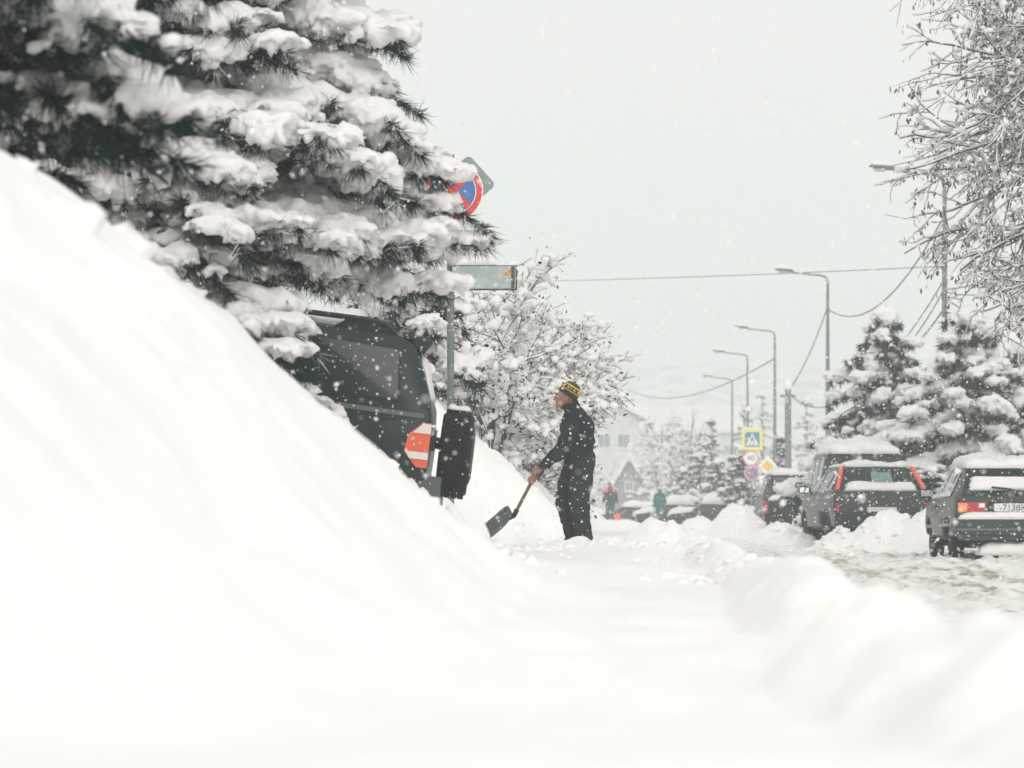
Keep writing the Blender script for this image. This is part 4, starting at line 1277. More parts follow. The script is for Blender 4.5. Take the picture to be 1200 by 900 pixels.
snow_quad("roof_snow", far.t, (-1.8, 0.68, 1.84), (-1.8, -0.68, 1.84), (0.3, -0.68, 1.86), (0.3, 0.68, 1.86), 0.17, up=(0, 0, 1), seed=31, nu=30, nv=16, edge=0.2, lump=0.6)
snow_quad("tailgate_snow", far.t, (-2.08, 0.8, 1.14), (-2.08, -0.8, 1.14), (-2.0, -0.7, 1.3), (-2.0, 0.7, 1.3), 0.07, up=(-0.95, 0, 0.28), seed=32)
far.mirror(0.75, 1.3, 0.9)


# ---- cars wholly under snow at the far end: low lumps with a dark slit of body
def buried(label, px, d, seed, rot, raise_=0.25, color=P_VAN, thick=0.3):
    x = (px - 600) / FPX * d
    c = Car("snowed_in_car", label, (x, d, H(x, d) * 0.3 - 0.4 + raise_), rot, lst, color, ((-1.25, 1.22), 0.285, 0.80, 0.18), group="cars under snow")
    for sg in (1, -1):
        c.pane([(-0.90, 0.04), (-0.93, 0.93), (-0.18, 0.95), (-0.10, 0.04)], sg)
    snow_quad("roof_snow", c.t, (-1.75, 0.66, 1.22), (-1.75, -0.66, 1.22), (0.6, -0.66, 1.28), (0.6, 0.66, 1.28), thick + 0.12, up=(0, 0, 1), seed=seed, nu=22, edge=0.2)
    snow_quad("bonnet_snow", c.t, (0.5, 0.80, 0.94), (2.05, 0.80, 0.72), (2.05, -0.80, 0.72), (0.5, -0.80, 0.94), thick, up=(0, 0, 1), seed=seed + 1, edge=0.2)
    snow_quad("boot_snow", c.t, (-2.05, 0.80, 0.86), (-1.5, 0.80, 0.95), (-1.5, -0.80, 0.95), (-2.05, -0.80, 0.86), thick * 0.8, up=(0, 0, 1), seed=seed + 2, edge=0.2)
    return c


buried("car under a thick snow dome, nearer the sign cluster", 838, 128, 41, 2.9)
buried("car under a snow dome beside the person in the green coat", 793, 138, 51, 2.8)
buried("dark snowed-in car low behind the person with the red shoulder patches", 741, 150, 55, 3.05, raise_=0.0, thick=0.15)
# grey box truck seen from behind
tx = P(740, 0, 275).x
tk = thing("box_truck", "pale grey box truck faint behind the person with red shoulder patches", "truck", (tx, 275, H(tx, 275)), SD)
bmx = mat("grey_tarp", (0.30, 0.32, 0.32), rough=0.8, noise=(0.40, 0.42, 0.42), noise_scale=1.5)
MB().box((0, 2.0, 1.6), (2.0, 4.2, 1.7)).build("box_body", bmx, tk)
MB().box((0, 5.0, 1.3), (1.9, 1.6, 1.7), taper=0.85).build("cab", bmx, tk)
MB().box((0, 2.6, 0.6), (1.5, 6.2, 0.25)).build("chassis", BLACKP, tk)
for sx in (-1, 1):
    for yy in (0.9, 4.8):
        MB().lathe([(0.3, -0.1), (0.42, -0.09), (0.42, 0.09), (0.3, 0.1)], Matrix.Translation((sx * 0.8, yy, 0.42)) @ Matrix.Rotation(math.pi / 2, 4, 'Y'), 16).build("wheel", RUBBER, tk)
snow_quad("roof_snow", tk, (-1.02, -0.12, 2.42), (1.02, -0.12, 2.42), (1.02, 4.1, 2.42), (-1.02, 4.1, 2.42), 0.45, up=(0, 0, 1), seed=61)


# ------------------------------------------------------------------ people
SKIN = mat("skin", (0.30, 0.145, 0.09), rough=0.55, noise=(0.24, 0.105, 0.07), noise_scale=18)
HAIR = mat("dark_hair", (0.015, 0.012, 0.01), rough=0.8)


def cloth(name, c, k=1.9):
    return mat(name, c, rough=0.85, noise=tuple(v * k for v in c), noise_scale=9, bump=0.010, bump_scale=14, spec=0.15)


def hand(mb, wrist, grip, axis, out, side, thumb_side):
    """Closed hand round a bar: wrist point, grip centre on the bar, bar axis, direction out of the palm towards the bar, side = across."""
    wrist, grip, axis = Vector(wrist), Vector(grip), Vector(axis).normalized()
    f = (grip - wrist); f = (f - axis * f.dot(axis)); f.normalize()        # from wrist to bar
    s = axis.cross(f).normalized() * side                                   # palm normal side
    palm_c = grip - f * 0.028 + s * 0.022
    mb.capsule(wrist, palm_c, 0.030, 0.034, 10)
    for k in range(4):                                                      # four fingers wrap the bar
        o = axis * ((k - 1.5) * 0.021)
        L = (0.90, 1.0, 0.96, 0.80)[k]
        a = palm_c + o + s * 0.004
        b = grip + o + f * 0.030 * L + s * 0.020
        c = grip + o + f * 0.030 * L - s * 0.018
        d = grip + o - f * 0.004 - s * 0.030 * L
        mb.chain([a, b, c, d], [0.0125, 0.0115, 0.0105, 0.009], 8)
    th = palm_c + axis * (0.030 * thumb_side) - f * 0.012                   # thumb leaves the palm's edge
    t2 = grip + axis * (0.048 * thumb_side) - f * 0.02 - s * 0.006
    t3 = grip + axis * (0.036 * thumb_side) + f * 0.012 - s * 0.028
    mb.chain([th, t2, t3], [0.0135, 0.0120, 0.0098], 8)


def relaxed_hand(mb, wrist, d, side):
    wrist, d = Vector(wrist), Vector(d).normalized()
    s = Vector((0, 1, 0)).cross(d)
    s = s.normalized() if s.length > 0.1 else Vector((1, 0, 0))
    palm = wrist + d * 0.07
    mb.capsule(wrist, palm, 0.027, 0.034, 10)
    for k in range(4):
        o = s * ((k - 1.5) * 0.021)
        L = (0.82, 1.0, 0.94, 0.75)[k]
        n = d.cross(s).normalized() * side
        mb.chain([palm + o, palm + o + d * 0.045 * L + n * 0.006, palm + o + d * 0.075 * L + n * 0.022, palm + o + d * 0.085 * L + n * 0.042], [0.0115, 0.011, 0.010, 0.0085], 7)
    n = d.cross(s).normalized() * side
    mb.chain([wrist + d * 0.03 + s * 0.028, wrist + d * 0.06 + s * 0.05 + n * 0.012, wrist + d * 0.085 + s * 0.048 + n * 0.03], [0.013, 0.0115, 0.0095], 7)


def head(mb, c, yaw=0.0, k=1.0, pitch=0.0):
    """Head with brow, nose, lips, chin and ears; faces local -x, turned by yaw about z, nodded by pitch."""
    c = Vector(c)
    R = Matrix.Rotation(yaw, 3, 'Z') @ Matrix.Rotation(pitch, 3, 'Y')
    q = lambda x, y, z: c + R @ (Vector((x, y, z)) * k)
    mb.ellipsoid(q(0.008, 0, 0.02), (0.097 * k, 0.076 * k, 0.108 * k), R)
    mb.ellipsoid(q(-0.045, 0, -0.052), (0.050 * k, 0.054 * k, 0.064 * k), R)
    mb.capsule(q(-0.078, -0.020, -0.100), q(-0.078, 0.020, -0.100), 0.021 * k, 0.021 * k, 8)
    mb.capsule(q(-0.084, -0.032, 0.022), q(-0.084, 0.032, 0.022), 0.0165 * k, 0.0165 * k, 8)
    mb.chain([q(-0.092, 0, 0.012), q(-0.114, 0, -0.018), q(-0.118, 0, -0.030)], [0.010 * k, 0.0125 * k, 0.0135 * k], 8)
    for s in (-1, 1):
        mb.capsule(q(-0.104, s * 0.012, -0.034), q(-0.098, s * 0.016, -0.033), 0.009 * k, 0.008 * k, 6)
        mb.ellipsoid(q(-0.072, s * 0.040, -0.022), (0.024 * k, 0.020 * k, 0.026 * k), R)
        mb.ellipsoid(q(0.012, s * 0.080, -0.012), (0.019 * k, 0.010 * k, 0.032 * k), R)
    mb.capsule(q(-0.0975, -0.019, -0.062), q(-0.0975, 0.019, -0.062), 0.0085 * k, 0.0085 * k, 6)
    mb.capsule(q(-0.0955, -0.017, -0.076), q(-0.0955, 0.017, -0.076), 0.009 * k, 0.009 * k, 6)
    return q, R


def face_parts(o, q, R, k=1.0):
    for s in (-1, 1):
        e = MB().ellipsoid(q(-0.0865, s * 0.032, 0.003), (0.012 * k, 0.014 * k, 0.011 * k), R, 10, 7)
        eo = e.build("eye", mat("eye_white", (0.7, 0.68, 0.66), rough=0.2), o)
        MB().ellipsoid(q(-0.0955, s * 0.033, 0.002), (0.006 * k, 0.0075 * k, 0.0075 * k), R, 8, 6).build("iris", mat("iris", (0.03, 0.02, 0.015), rough=0.1), eo)
        MB().capsule(q(-0.103, s * 0.016, 0.026), q(-0.088, s * 0.052, 0.026), 0.0055 * k, 0.004 * k, 6).build("eyebrow", HAIR, o)


def wrinkle(amp, seed, sc=1.0):
    return lambda co, no: amp * (fbm(co[:, 0] * 9 * sc, co[:, 1] * 9 * sc, co[:, 2] * 5 * sc, 2, seed) + 0.55 * fbm(co[:, 0] * 7 * sc, co[:, 1] * 7 * sc, co[:, 2] * 20 * sc, 2, seed + 4))


# ---- the man shovelling, in profile, facing the bank
man_loc = Vector((0.715, 30.6, 0.375))
JACKET = cloth("black_jacket", (0.008, 0.012, 0.016))
TROUSER = cloth("charcoal_trousers", (0.016, 0.021, 0.022), 1.7)
BOOT = mat("black_boot", (0.012, 0.013, 0.014), rough=0.6)
J = dict(pel=(0.0, 0, 0.90), waist=(-0.03, 0, 1.03), chest=(-0.045, 0, 1.24), up=(-0.045, 0, 1.36), neck=(-0.095, 0, 1.47), head=(-0.148, 0, 1.565),
         shL=(-0.03, -0.185, 1.335), elL=(-0.155, -0.25, 1.015), wrL=(-0.405, -0.13, 0.820), shR=(-0.06, 0.185, 1.335), elR=(-0.20, 0.24, 1.02), wrR=(-0.455, 0.07, 0.765),
         hipL=(0.035, -0.10, 0.88), knL=(-0.02, -0.115, 0.48), anL=(0.045, -0.115, 0.07), hipR=(-0.04, 0.10, 0.88), knR=(-0.145, 0.11, 0.47), anR=(-0.075, 0.11, 0.07))
J = {k: Vector(v) for k, v in J.items()}
top_grip, low_end = Vector((-0.425, -0.06, 0.835)), Vector((-0.685, -0.02, 0.337))
sh_axis = (low_end - top_grip).normalized()
gripL, gripR = top_grip + sh_axis * 0.065, top_grip + sh_axis * 0.165
gripL = Vector(gripL); gripR = Vector(gripR)

b = MB()
b.chain([J['pel'], J['waist'], J['chest'], J['up']], [0.14, 0.125, 0.135, 0.12])
b.chain([J['up'], J['neck'], J['head']], [0.08, 0.055, 0.055])
for s, (sh, el, wr) in ((-1, ('shL', 'elL', 'wrL')), (1, ('shR', 'elR', 'wrR'))):
    b.chain([J['up'], J[sh], J[el], J[wr]], [0.10, 0.065, 0.045, 0.030])
hand(b, J['wrL'], gripL, sh_axis, None, -1, 1)
hand(b, J['wrR'], gripR, sh_axis, None, 1, -1)
for hp, kn, an in (('hipL', 'knL', 'anL'), ('hipR', 'knR', 'anR')):
    b.chain([J['pel'], J[hp], J[kn], J[an]], [0.12, 0.085, 0.058, 0.042])
    b.capsule(J[an] + Vector((0.03, 0, -0.03)), J[an] + Vector((-0.14, 0, -0.04)), 0.035, 0.03)
q, R = head(b, J['head'], 0.0, 1.0, 0.10)
man = remeshed(b, "person", SKIN, 0.0075, 2)
man.location = man_loc
tag(man, "man in black jacket and striped knit hat shovelling snow beside the off-road car", "person")
face_parts(man, q, R)

c = MB()
for yy in (-0.075, 0.075):
    o = Vector((0, yy, 0))
    c.chain([Vector((0.0, 0, 0.84)) + o, J['waist'] + o, J['chest'] + o * 1.1, J['up'] + o * 0.8], [0.150, 0.150, 0.172, 0.125])
for yy in (-0.07, 0.07):
    c.chain([(0.005, yy, 0.95), (0.018, yy, 1.12), (0.018, yy, 1.26), (-0.03, yy * 0.8, 1.38)], [0.135, 0.14, 0.135, 0.10])
c.chain([J['up'], J['neck'] + Vector((0.01, 0, -0.01))], [0.11, 0.082])
for sh, el, wr in (('shL', 'elL', 'wrL'), ('shR', 'elR', 'wrR')):
    c.chain([J['up'] * 0.4 + J[sh] * 0.6, J[sh], J[el], J[wr] + (J[el] - J[wr]) * 0.06], [0.115, 0.092, 0.068, 0.049])
jk = remeshed(c, "jacket", JACKET, 0.013, 3, man, wrinkle(0.017, 3))
MB().lathe([(0.086, -0.05), (0.092, -0.02), (0.090, 0.045), (0.078, 0.055), (0.072, 0.03), (0.07, -0.03)], Matrix.Translation(J['neck'] + Vector((0.008, 0, -0.01))) @ Matrix.Rotation(-0.42, 4, 'Y'), 24).build("collar", JACKET, jk)
for sh, el, wr in (('shL', 'elL', 'wrL'), ('shR', 'elR', 'wrR')):
    d_ = (J[wr] - J[el]).normalized()
    MB().tube([J[wr] - d_ * 0.075, J[wr] - d_ * 0.02, J[wr] - d_ * 0.012], [0.052, 0.050, 0.038], 16).build("cuff", JACKET, jk)
c = MB()
c.chain([(0.0, -0.06, 0.90), (0.0, 0.06, 0.90)], [0.145, 0.145])
c.chain([(0.0, -0.06, 0.98), (0.0, 0.06, 0.98)], [0.13, 0.13])
c.chain([J['hipL'], J['knL'], J['anL'] + Vector((0.0, 0, 0.0))], [0.140, 0.112, 0.090])
c.chain([J['hipR'], J['knR'], J['anR'] + Vector((0.0, 0, 0.0))], [0.145, 0.118, 0.088])
remeshed(c, "trousers", TROUSER, 0.013, 3, man, wrinkle(0.020, 9))
for an in ('anL', 'anR'):
    c = MB()
    c.capsule(J[an] + Vector((0.02, 0, 0.08)), J[an] + Vector((0.02, 0, -0.02)), 0.06, 0.06)
    c.capsule(J[an] + Vector((0.03, 0, -0.035)), J[an] + Vector((-0.14, 0, -0.04)), 0.05, 0.045)
    remeshed(c, "boot", BOOT, 0.012, 3, man)

# knit hat: tilted lathe with bands
hat_c = J['head'] + Vector((0.012, 0, 0.010))
HA = Matrix.Translation(hat_c) @ Matrix.Rotation(0.56, 4, 'Y')
prof = [(0.098, 0.010), (0.108, 0.012), (0.112, 0.030), (0.111, 0.052), (0.110, 0.058), (0.109, 0.066), (0.104, 0.090), (0.097, 0.112), (0.093, 0.119), (0.088, 0.126), (0.074, 0.145), (0.05, 0.160), (0.022, 0.167), (0.004, 0.168)]
K_DARK = mat("hat_dark_knit", (0.006, 0.022, 0.020), rough=0.95, bump=0.004, bump_scale=160)
K_YEL = mat("hat_yellow_knit", (0.66, 0.36, 0.04), rough=0.95, bump=0.004, bump_scale=160)
K_BAND = mat("hat_band_knit", (0.05, 0.028, 0.012), rough=0.95, bump=0.004, bump_scale=160)
hat = MB().lathe(prof, HA, 40, mats=[0, 0, 0, 0, 1, 2, 2, 1, 1, 0, 0, 0, 0, 0]).build("knit_hat", [K_DARK, K_YEL, K_BAND], man, angle=180)
CREAM = mat("hat_letter_cream", (0.62, 0.52, 0.30), rough=0.95)


def on_hat(ang, h, off=0.002):
    r = float(np.interp(h, [p[1] for p in prof[3:10]], [p[0] for p in prof[3:10]])) + off
    m = HA @ Matrix.Rotation(ang, 4, 'Z') @ Matrix.Translation((r, 0, h)) @ Matrix.Rotation(-0.26, 4, 'Y')
    return m @ Matrix.Rotation(math.pi / 2, 4, 'Z') @ Matrix.Rotation(math.pi / 2, 4, 'X')


for k, ch in enumerate("NIA"):
    text_part("hat_letter", ch, 0.045, CREAM, hat, on_hat(-math.pi / 2 + (k - 1) * 0.34, 0.090), extrude=0.002)
for a in (-math.pi / 2 - 0.95, -math.pi / 2 + 0.95):
    mm = on_hat(a, 0.090)
    MB().box((0, 0, 0), (0.034, 0.030, 0.004)).build("hat_patch", mat("hat_orange", (0.75, 0.38, 0.08), rough=0.95), hat).data.transform(mm)
snow_quad("hat_snow", hat, HA @ Vector((-0.098, -0.065, 0.035)), HA @ Vector((-0.075, -0.088, 0.035)), HA @ Vector((-0.070, -0.085, 0.055)), HA @ Vector((-0.09, -0.065, 0.055)), 0.012, seed=3)

# shovel in his hands
shv = thing("snow_shovel", "long-handled snow shovel with ribbed dark scoop held by the shovelling man", "shovel", man_loc)
MB().tube([top_grip - sh_axis * 0.04, low_end, low_end + sh_axis * 0.05], [0.0185, 0.0185, 0.017], 12).build("handle", mat("worn_wood", (0.085, 0.062, 0.048), rough=0.7, noise=(0.16, 0.12, 0.09), noise_scale=22), shv)
W = Vector((0.06, -0.31, -0.15)); Ld = Vector((-0.235, 0.0, -0.165)); up = W.cross(Ld).normalized()
if up.z < 0: up = -up
vs, fs = [], []
nu, nv = 12, 8
for side_ in (0, 1):
    for j in range(nv + 1):
        for i in range(nu + 1):
            u, v = i / nu - 0.5, j / nv
            wide = 0.55 + 0.45 * min(1, v / 0.28) ** 0.6
            p_ = low_end + sh_axis * 0.02 + Ld * (v * 1.12) + W * (u * wide) + up * (0.32 * (abs(u) ** 2.2) * 0.6 + 0.05 * (1 - v) ** 2) \
                + up * (0.006 * math.cos(u * math.pi * 10)) - up * (0.006 * side_)
            vs.append(p_)
n1 = (nu + 1) * (nv + 1)
for side_ in (0, 1):
    for j in range(nv):
        for i in range(nu):
            a = side_ * n1 + j * (nu + 1) + i
            fs.append((a, a + 1, a + nu + 2, a + nu + 1))
rim = [i for i in range(nu + 1)] + [(j + 1) * (nu + 1) - 1 for j in range(1, nv + 1)] + [nv * (nu + 1) + i for i in range(nu - 1, -1, -1)] + [j * (nu + 1) for j in range(nv - 1, 0, -1)]
for k in range(len(rim)):
    a, b2 = rim[k], rim[(k + 1) % len(rim)]
    fs.append((a, b2, b2 + n1, a + n1))
blade = MB().add(vs, fs).build("scoop", mat("dark_plastic_scoop", (0.028, 0.042, 0.043), rough=0.5, noise=(0.06, 0.08, 0.08), noise_scale=25), shv, angle=60)
e0 = low_end + sh_axis * 0.02 + Ld * 1.10
MB().tube([e0 + W * u + up * (0.19 * abs(u) ** 2.2 + 0.004) for u in (-0.48, -0.25, 0, 0.25, 0.48)], 0.008, 6).build("wear_edge", CHROME, blade)
MB().tube([low_end - sh_axis * 0.05, low_end + sh_axis * 0.02, low_end + sh_axis * 0.02 + Ld * 0.35], [0.026, 0.027, 0.012], 10).build("socket", BLACKP, blade)


# ---- passers-by farther down the street
def walker(label, loc, yaw, jacket, trouser, hood, seed, stride=0.12, arms=((-0.05, 0.05), (0.06, 0.02)), lean=0.0, shoulder=None, hatm=None, h=1.0, reach=None):
    j = dict(pel=(0, 0, 0.92), waist=(-lean * 0.3, 0, 1.05), chest=(-lean * 0.7, 0, 1.26), up=(-lean * 1.0, 0, 1.40), neck=(-lean * 1.15 - 0.01, 0, 1.49), head=(-lean * 1.3 - 0.03, 0, 1.60),
             hipL=(0, -0.1, 0.89), knL=(-stride * 0.6, -0.11, 0.49), anL=(-stride, -0.11, 0.08), hipR=(0, 0.1, 0.89), knR=(stride * 0.2, 0.11, 0.48), anR=(stride, 0.11, 0.08))
    for k, s in (('L', -1), ('R', 1)):
        a = arms[0 if k == 'L' else 1]
        j['sh' + k] = (-lean, s * 0.19, 1.38)
        j['el' + k] = (-lean + a[0] * 0.5 + 0.03, s * (0.26 + a[1] * 0.5), 1.10)
        j['wr' + k] = (-lean + a[0] * 1.4 - 0.03, s * (0.27 + a[1]), 0.86)
    if reach:
        j['elL'], j['wrL'] = reach
    j = {k: Vector(v) for k, v in j.items()}
    b = MB()
    b.chain([j['pel'], j['waist'], j['chest'], j['up']], [0.14, 0.125, 0.135, 0.12])
    b.chain([j['up'], j['neck'], j['head']], [0.08, 0.055, 0.055])
    for s, k in ((-1, 'L'), (1, 'R')):
        b.chain([j['up'], j['sh' + k], j['el' + k], j['wr' + k]], [0.10, 0.065, 0.045, 0.030])
        relaxed_hand(b, j['wr' + k], j['wr' + k] - j['el' + k], -s)
        b.chain([j['pel'], j['hip' + k], j['kn' + k], j['an' + k]], [0.12, 0.085, 0.058, 0.042])
        b.capsule(j['an' + k] + Vector((0.03, 0, -0.03)), j['an' + k] + Vector((-0.14, 0, -0.04)), 0.035, 0.03)
    q, R = head(b, j['head'])
    o = remeshed(b, "person", SKIN, 0.014, 1)
    o.location = loc; o.rotation_euler = (0, 0, yaw); o.scale = (h, h, h)
    tag(o, label, "person")
    face_parts(o, q, R)
    c = MB()
    for yy in (-0.08, 0.08):
        of = Vector((0, yy, 0))
        c.chain([Vector((0.0, yy, 0.80)), j['waist'] + of, j['chest'] + of * 1.1, j['up'] + of], [0.165, 0.155, 0.17, 0.13])
    c.chain([j['up'], j['neck']], [0.11, 0.085])
    for k in 'LR':
        c.chain([j['up'] * 0.4 + j['sh' + k] * 0.6, j['sh' + k], j['el' + k], j['wr' + k]], [0.115, 0.095, 0.072, 0.055])
    jo = remeshed(c, "jacket", jacket, 0.028, 2, o, wrinkle(0.012, seed))
    if shoulder:
        c = MB()
        for s in (-1, 1):
            c.ellipsoid((-lean - 0.03, s * 0.155, 1.36), (0.158, 0.10, 0.135))
        c.build("shoulder_patch", shoulder, jo)
    c = MB()
    c.chain([(0, -0.06, 0.92), (0, 0.06, 0.92)], [0.14, 0.14])
    for k in 'LR':
        c.chain([j['hip' + k], j['kn' + k], j['an' + k] + Vector((0, 0, 0.02))], [0.125, 0.095, 0.078])
    remeshed(c, "trousers", trouser, 0.028, 2, o, wrinkle(0.012, seed + 3))
    for k in 'LR':
        c = MB(); c.capsule(j['an' + k] + Vector((0.02, 0, 0.1)), j['an' + k], 0.062, 0.06); c.capsule(j['an' + k] + Vector((0.03, 0, -0.03)), j['an' + k] + Vector((-0.14, 0, -0.035)), 0.05, 0.045)
        remeshed(c, "boot", BOOT, 0.02, 2, o)
    c = MB()
    if hood:
        c.ellipsoid(j['head'] + Vector((0.025, 0, 0.015)), (0.115, 0.108, 0.135)); c.ellipsoid(j['head'] + Vector((0.04, 0, -0.09)), (0.12, 0.12, 0.08))
        c.build("hood", jacket, jo)
    else:
        c.lathe([(0.085, 0.0), (0.103, 0.002), (0.103, 0.05), (0.085, 0.095), (0.045, 0.12), (0.004, 0.126)], Matrix.Translation(j['head'] + Vector((0.01, 0, 0.02))) @ Matrix.Rotation(0.2, 4, 'Y'), 20)
        c.build("knit_hat", hatm or K_DARK, o)
    return o


TEAL = cloth("teal_workwear", (0.004, 0.050, 0.054))
PETROL = cloth("petrol_coat", (0.004, 0.075, 0.072))
REDP = mat("red_reflective", (0.85, 0.10, 0.07), rough=0.7)
p1 = P(715, 610, 132); p2 = P(773, 613, 134); p3 = P(631, 599, 104)
walker("person in dark workwear with bright red shoulder patches walking down the street", p1, math.pi / 2, cloth("dark_workwear", (0.012, 0.022, 0.024)), TEAL, False, 71, shoulder=REDP, arms=((0.1, 0.06), (0.12, 0.04)))
walker("person in a green-blue hooded coat carrying a pale bag", p2, math.pi / 2 - 0.3, PETROL, TEAL, True, 72, arms=((-0.1, 0.08), (0.05, 0.06)), h=0.93)
walker("stooping person in dark teal seen past the shovel handle", p3, 0.1, TEAL, cloth("dark_workwear", (0.012, 0.022, 0.024)), True, 73, lean=0.34, stride=0.06, h=0.86,
       reach=((-0.62, -0.24, 1.12), (-0.92, -0.2, 1.02)))
# bags
def bag(label, loc, m, s=1.0):
    t = thing("carrier_bag", label, "bag", loc)
    mb = MB()
    mb.lathe([(0.12 * s, -0.02), (0.15 * s, 0.05 * s), (0.14 * s, 0.2 * s), (0.09 * s, 0.3 * s), (0.03 * s, 0.34 * s)], Matrix.Diagonal((1, 0.6, 1, 1)), 14)
    mb.build("sack", m, t)
    MB().tube([(-0.04 * s, 0, 0.32 * s), (-0.03 * s, 0, 0.44 * s), (0.03 * s, 0, 0.44 * s), (0.04 * s, 0, 0.32 * s)], 0.012, 6).build("handle", m, t)
    return t


bag("small red bag set down by the person with red shoulder patches", P(723.5, 610, 131), REDP, 0.95)
bag("pale lilac bag beside the person in the hooded coat", P(766, 610.5, 133.5), mat("lilac_bag", (0.35, 0.31, 0.35), rough=0.6), 1.3)
t = thing("bundle", "small red bundle held out by the stooping person", "bundle", P(610.5, 570, 103.8))
mb = MB(); mb.ellipsoid((0, 0, 0.08), (0.19, 0.13, 0.10)); mb.ellipsoid((-0.16, 0, 0.05), (0.12, 0.10, 0.07)); mb.ellipsoid((0.12, -0.02, 0.14), (0.10, 0.09, 0.12))
o = remeshed(mb, "cloth_wrap", mat("red_cloth", (0.42, 0.03, 0.035), rough=0.8), 0.02, 2, t)


# ------------------------------------------------------------------ street signs on the near pole
SIGN_BACK = mat("sign_grey_back", (0.17, 0.225, 0.215), rough=0.45, metal=0.2, noise=(0.24, 0.29, 0.28), noise_scale=4)
S_BLUE = mat("sign_blue", (0.03, 0.13, 0.36), rough=0.4)
S_RED = mat("sign_red", (0.58, 0.035, 0.03), rough=0.4)
S_YEL = mat("sign_yellow_green", (0.75, 0.68, 0.16), rough=0.4)
S_ORG = mat("sign_orange", (0.80, 0.42, 0.09), rough=0.4)
DSG = 28.6
base = P(528, 599, DSG)
sp = thing("sign_pole", "grey steel sign pole rising behind the off-road car's spare wheel", "pole", (base.x, DSG, 0.2))
MB().tube([(0, 0, 0), (0, 0, 4.05)], 0.036, 16).build("post", STEEL, sp)
for zz in (2.65, 2.86, 3.7):
    MB().box((0, -0.02, zz), (0.09, 0.10, 0.035)).build("clamp", STEEL, sp)
MB().lathe([(0.038, 4.05), (0.045, 4.06), (0.04, 4.075), (0.015, 4.09)], Matrix(), 12).build("post_snow", SNOW_T, sp)


def rounded(w, h, r, n=5):
    out = []
    for cx_, cz, a0 in ((w / 2 - r, h / 2 - r, 0), (-w / 2 + r, h / 2 - r, 90), (-w / 2 + r, -h / 2 + r, 180), (w / 2 - r, -h / 2 + r, 270)):
        for k in range(n + 1):
            a = math.radians(a0 + 90 * k / n)
            out.append((cx_ + r * math.cos(a), 0, cz + r * math.sin(a)))
    return out


c = P(567, 325, DSG - 0.06)
s1 = thing("street_name_sign", "long pale grey street sign with a small orange emblem and dark frame", "sign", c)
MB().prism(rounded(0.66, 0.255, 0.012), (0, 1, 0), 0.02).build("frame", mat("sign_frame", (0.03, 0.04, 0.04), rough=0.5), s1, smooth=False)
face = MB().prism(rounded(0.625, 0.222, 0.008), (0, -1, 0), 0.006).build("panel", mat("sign_panel", (0.26, 0.315, 0.30), rough=0.4, noise=(0.40, 0.45, 0.44), noise_scale=5), s1, smooth=False)
em = MB(); em.box((0.238, -0.009, 0.045), (0.045, 0.006, 0.045)); em.box((0.21, -0.009, 0.03), (0.028, 0.006, 0.03)); em.box((0.262, -0.009, 0.058), (0.02, 0.006, 0.028))
em.build("emblem", mat("emblem_orange", (0.78, 0.30, 0.04), rough=0.5), face)
MB().box((0.287, -0.009, 0.0), (0.035, 0.006, 0.21)).build("dark_edge_strip", mat("sign_dark_strip", (0.045, 0.06, 0.065), rough=0.5), face)
snow_quad("sign_snow", s1, (-0.33, -0.02, 0.125), (0.12, -0.02, 0.125), (0.12, 0.04, 0.125), (-0.33, 0.04, 0.125), 0.07, up=(0, 0, 1), seed=81)
snow_quad("sign_ledge_snow", s1, (0.08, -0.014, 0.124), (0.33, -0.014, 0.124), (0.33, 0.024, 0.124), (0.08, 0.024, 0.124), 0.012, up=(0, 0, 1), seed=82)


def disc(mb, c, r, y0, y1, mi=0, n=40, half=None):
    mb.lathe([(r, -y0), (r, -y1)], Matrix.Translation(c) @ Matrix.Rotation(math.pi / 2, 4, 'X'), n, mi)


c = P(531, 224, DSG - 0.08)
ns = thing("no_stopping_sign", "snow-caked round red and blue no stopping sign above the pine bough", "sign", c)
dp = thing("sign_plate", "bare grey metal diamond plate sticking out behind the round red sign", "sign", P(545, 217, DSG + 0.05))
MB().prism([Matrix.Rotation(math.radians(-42), 3, 'Y') @ Vector(p_) for p_ in rounded(0.46, 0.40, 0.05)], (0, 1, 0), 0.012).build("plate", SIGN_BACK, dp, smooth=False)
MB().box((0, 0.02, 0), (0.05, 0.03, 0.3)).build("back_bracket", STEEL, dp)


def no_stop(t, r, mk=(S_RED, S_BLUE, WHITE)):
    y = 0.0
    m = MB(); m.lathe([(r * 1.04, 0), (r * 1.04, 0.012)], Matrix.Rotation(math.pi / 2, 4, 'X'), 40); m.build("rim", mk[2], t, smooth=False)
    m = MB(); m.lathe([(r, 0.0122), (r, 0.016)], Matrix.Rotation(math.pi / 2, 4, 'X'), 40); m.build("red_ring", mk[0], t, smooth=False)
    m = MB(); m.lathe([(r * 0.80, 0.0162), (r * 0.80, 0.019)], Matrix.Rotation(math.pi / 2, 4, 'X'), 40); m.build("white_line", mk[2], t, smooth=False)
    m = MB(); m.lathe([(r * 0.77, 0.0192), (r * 0.77, 0.022)], Matrix.Rotation(math.pi / 2, 4, 'X'), 40); m.build("blue_field", mk[1], t, smooth=False)
    for a in (45, -45):
        R_ = Matrix.Rotation(math.radians(a), 3, 'Y')
        MB().box((0, -0.0235 - (0.0015 if a > 0 else 0), 0), (r * 1.56, 0.003, r * 0.21), R_).build("red_bar", mk[0], t, smooth=False)


no_stop(ns, 0.285)
snow_quad("top_snow", ns, (-0.26, -0.06, 0.24), (0.10, -0.06, 0.24), (0.10, 0.06, 0.24), (-0.26, 0.06, 0.24), 0.09, up=(0, 0, 1), seed=86)

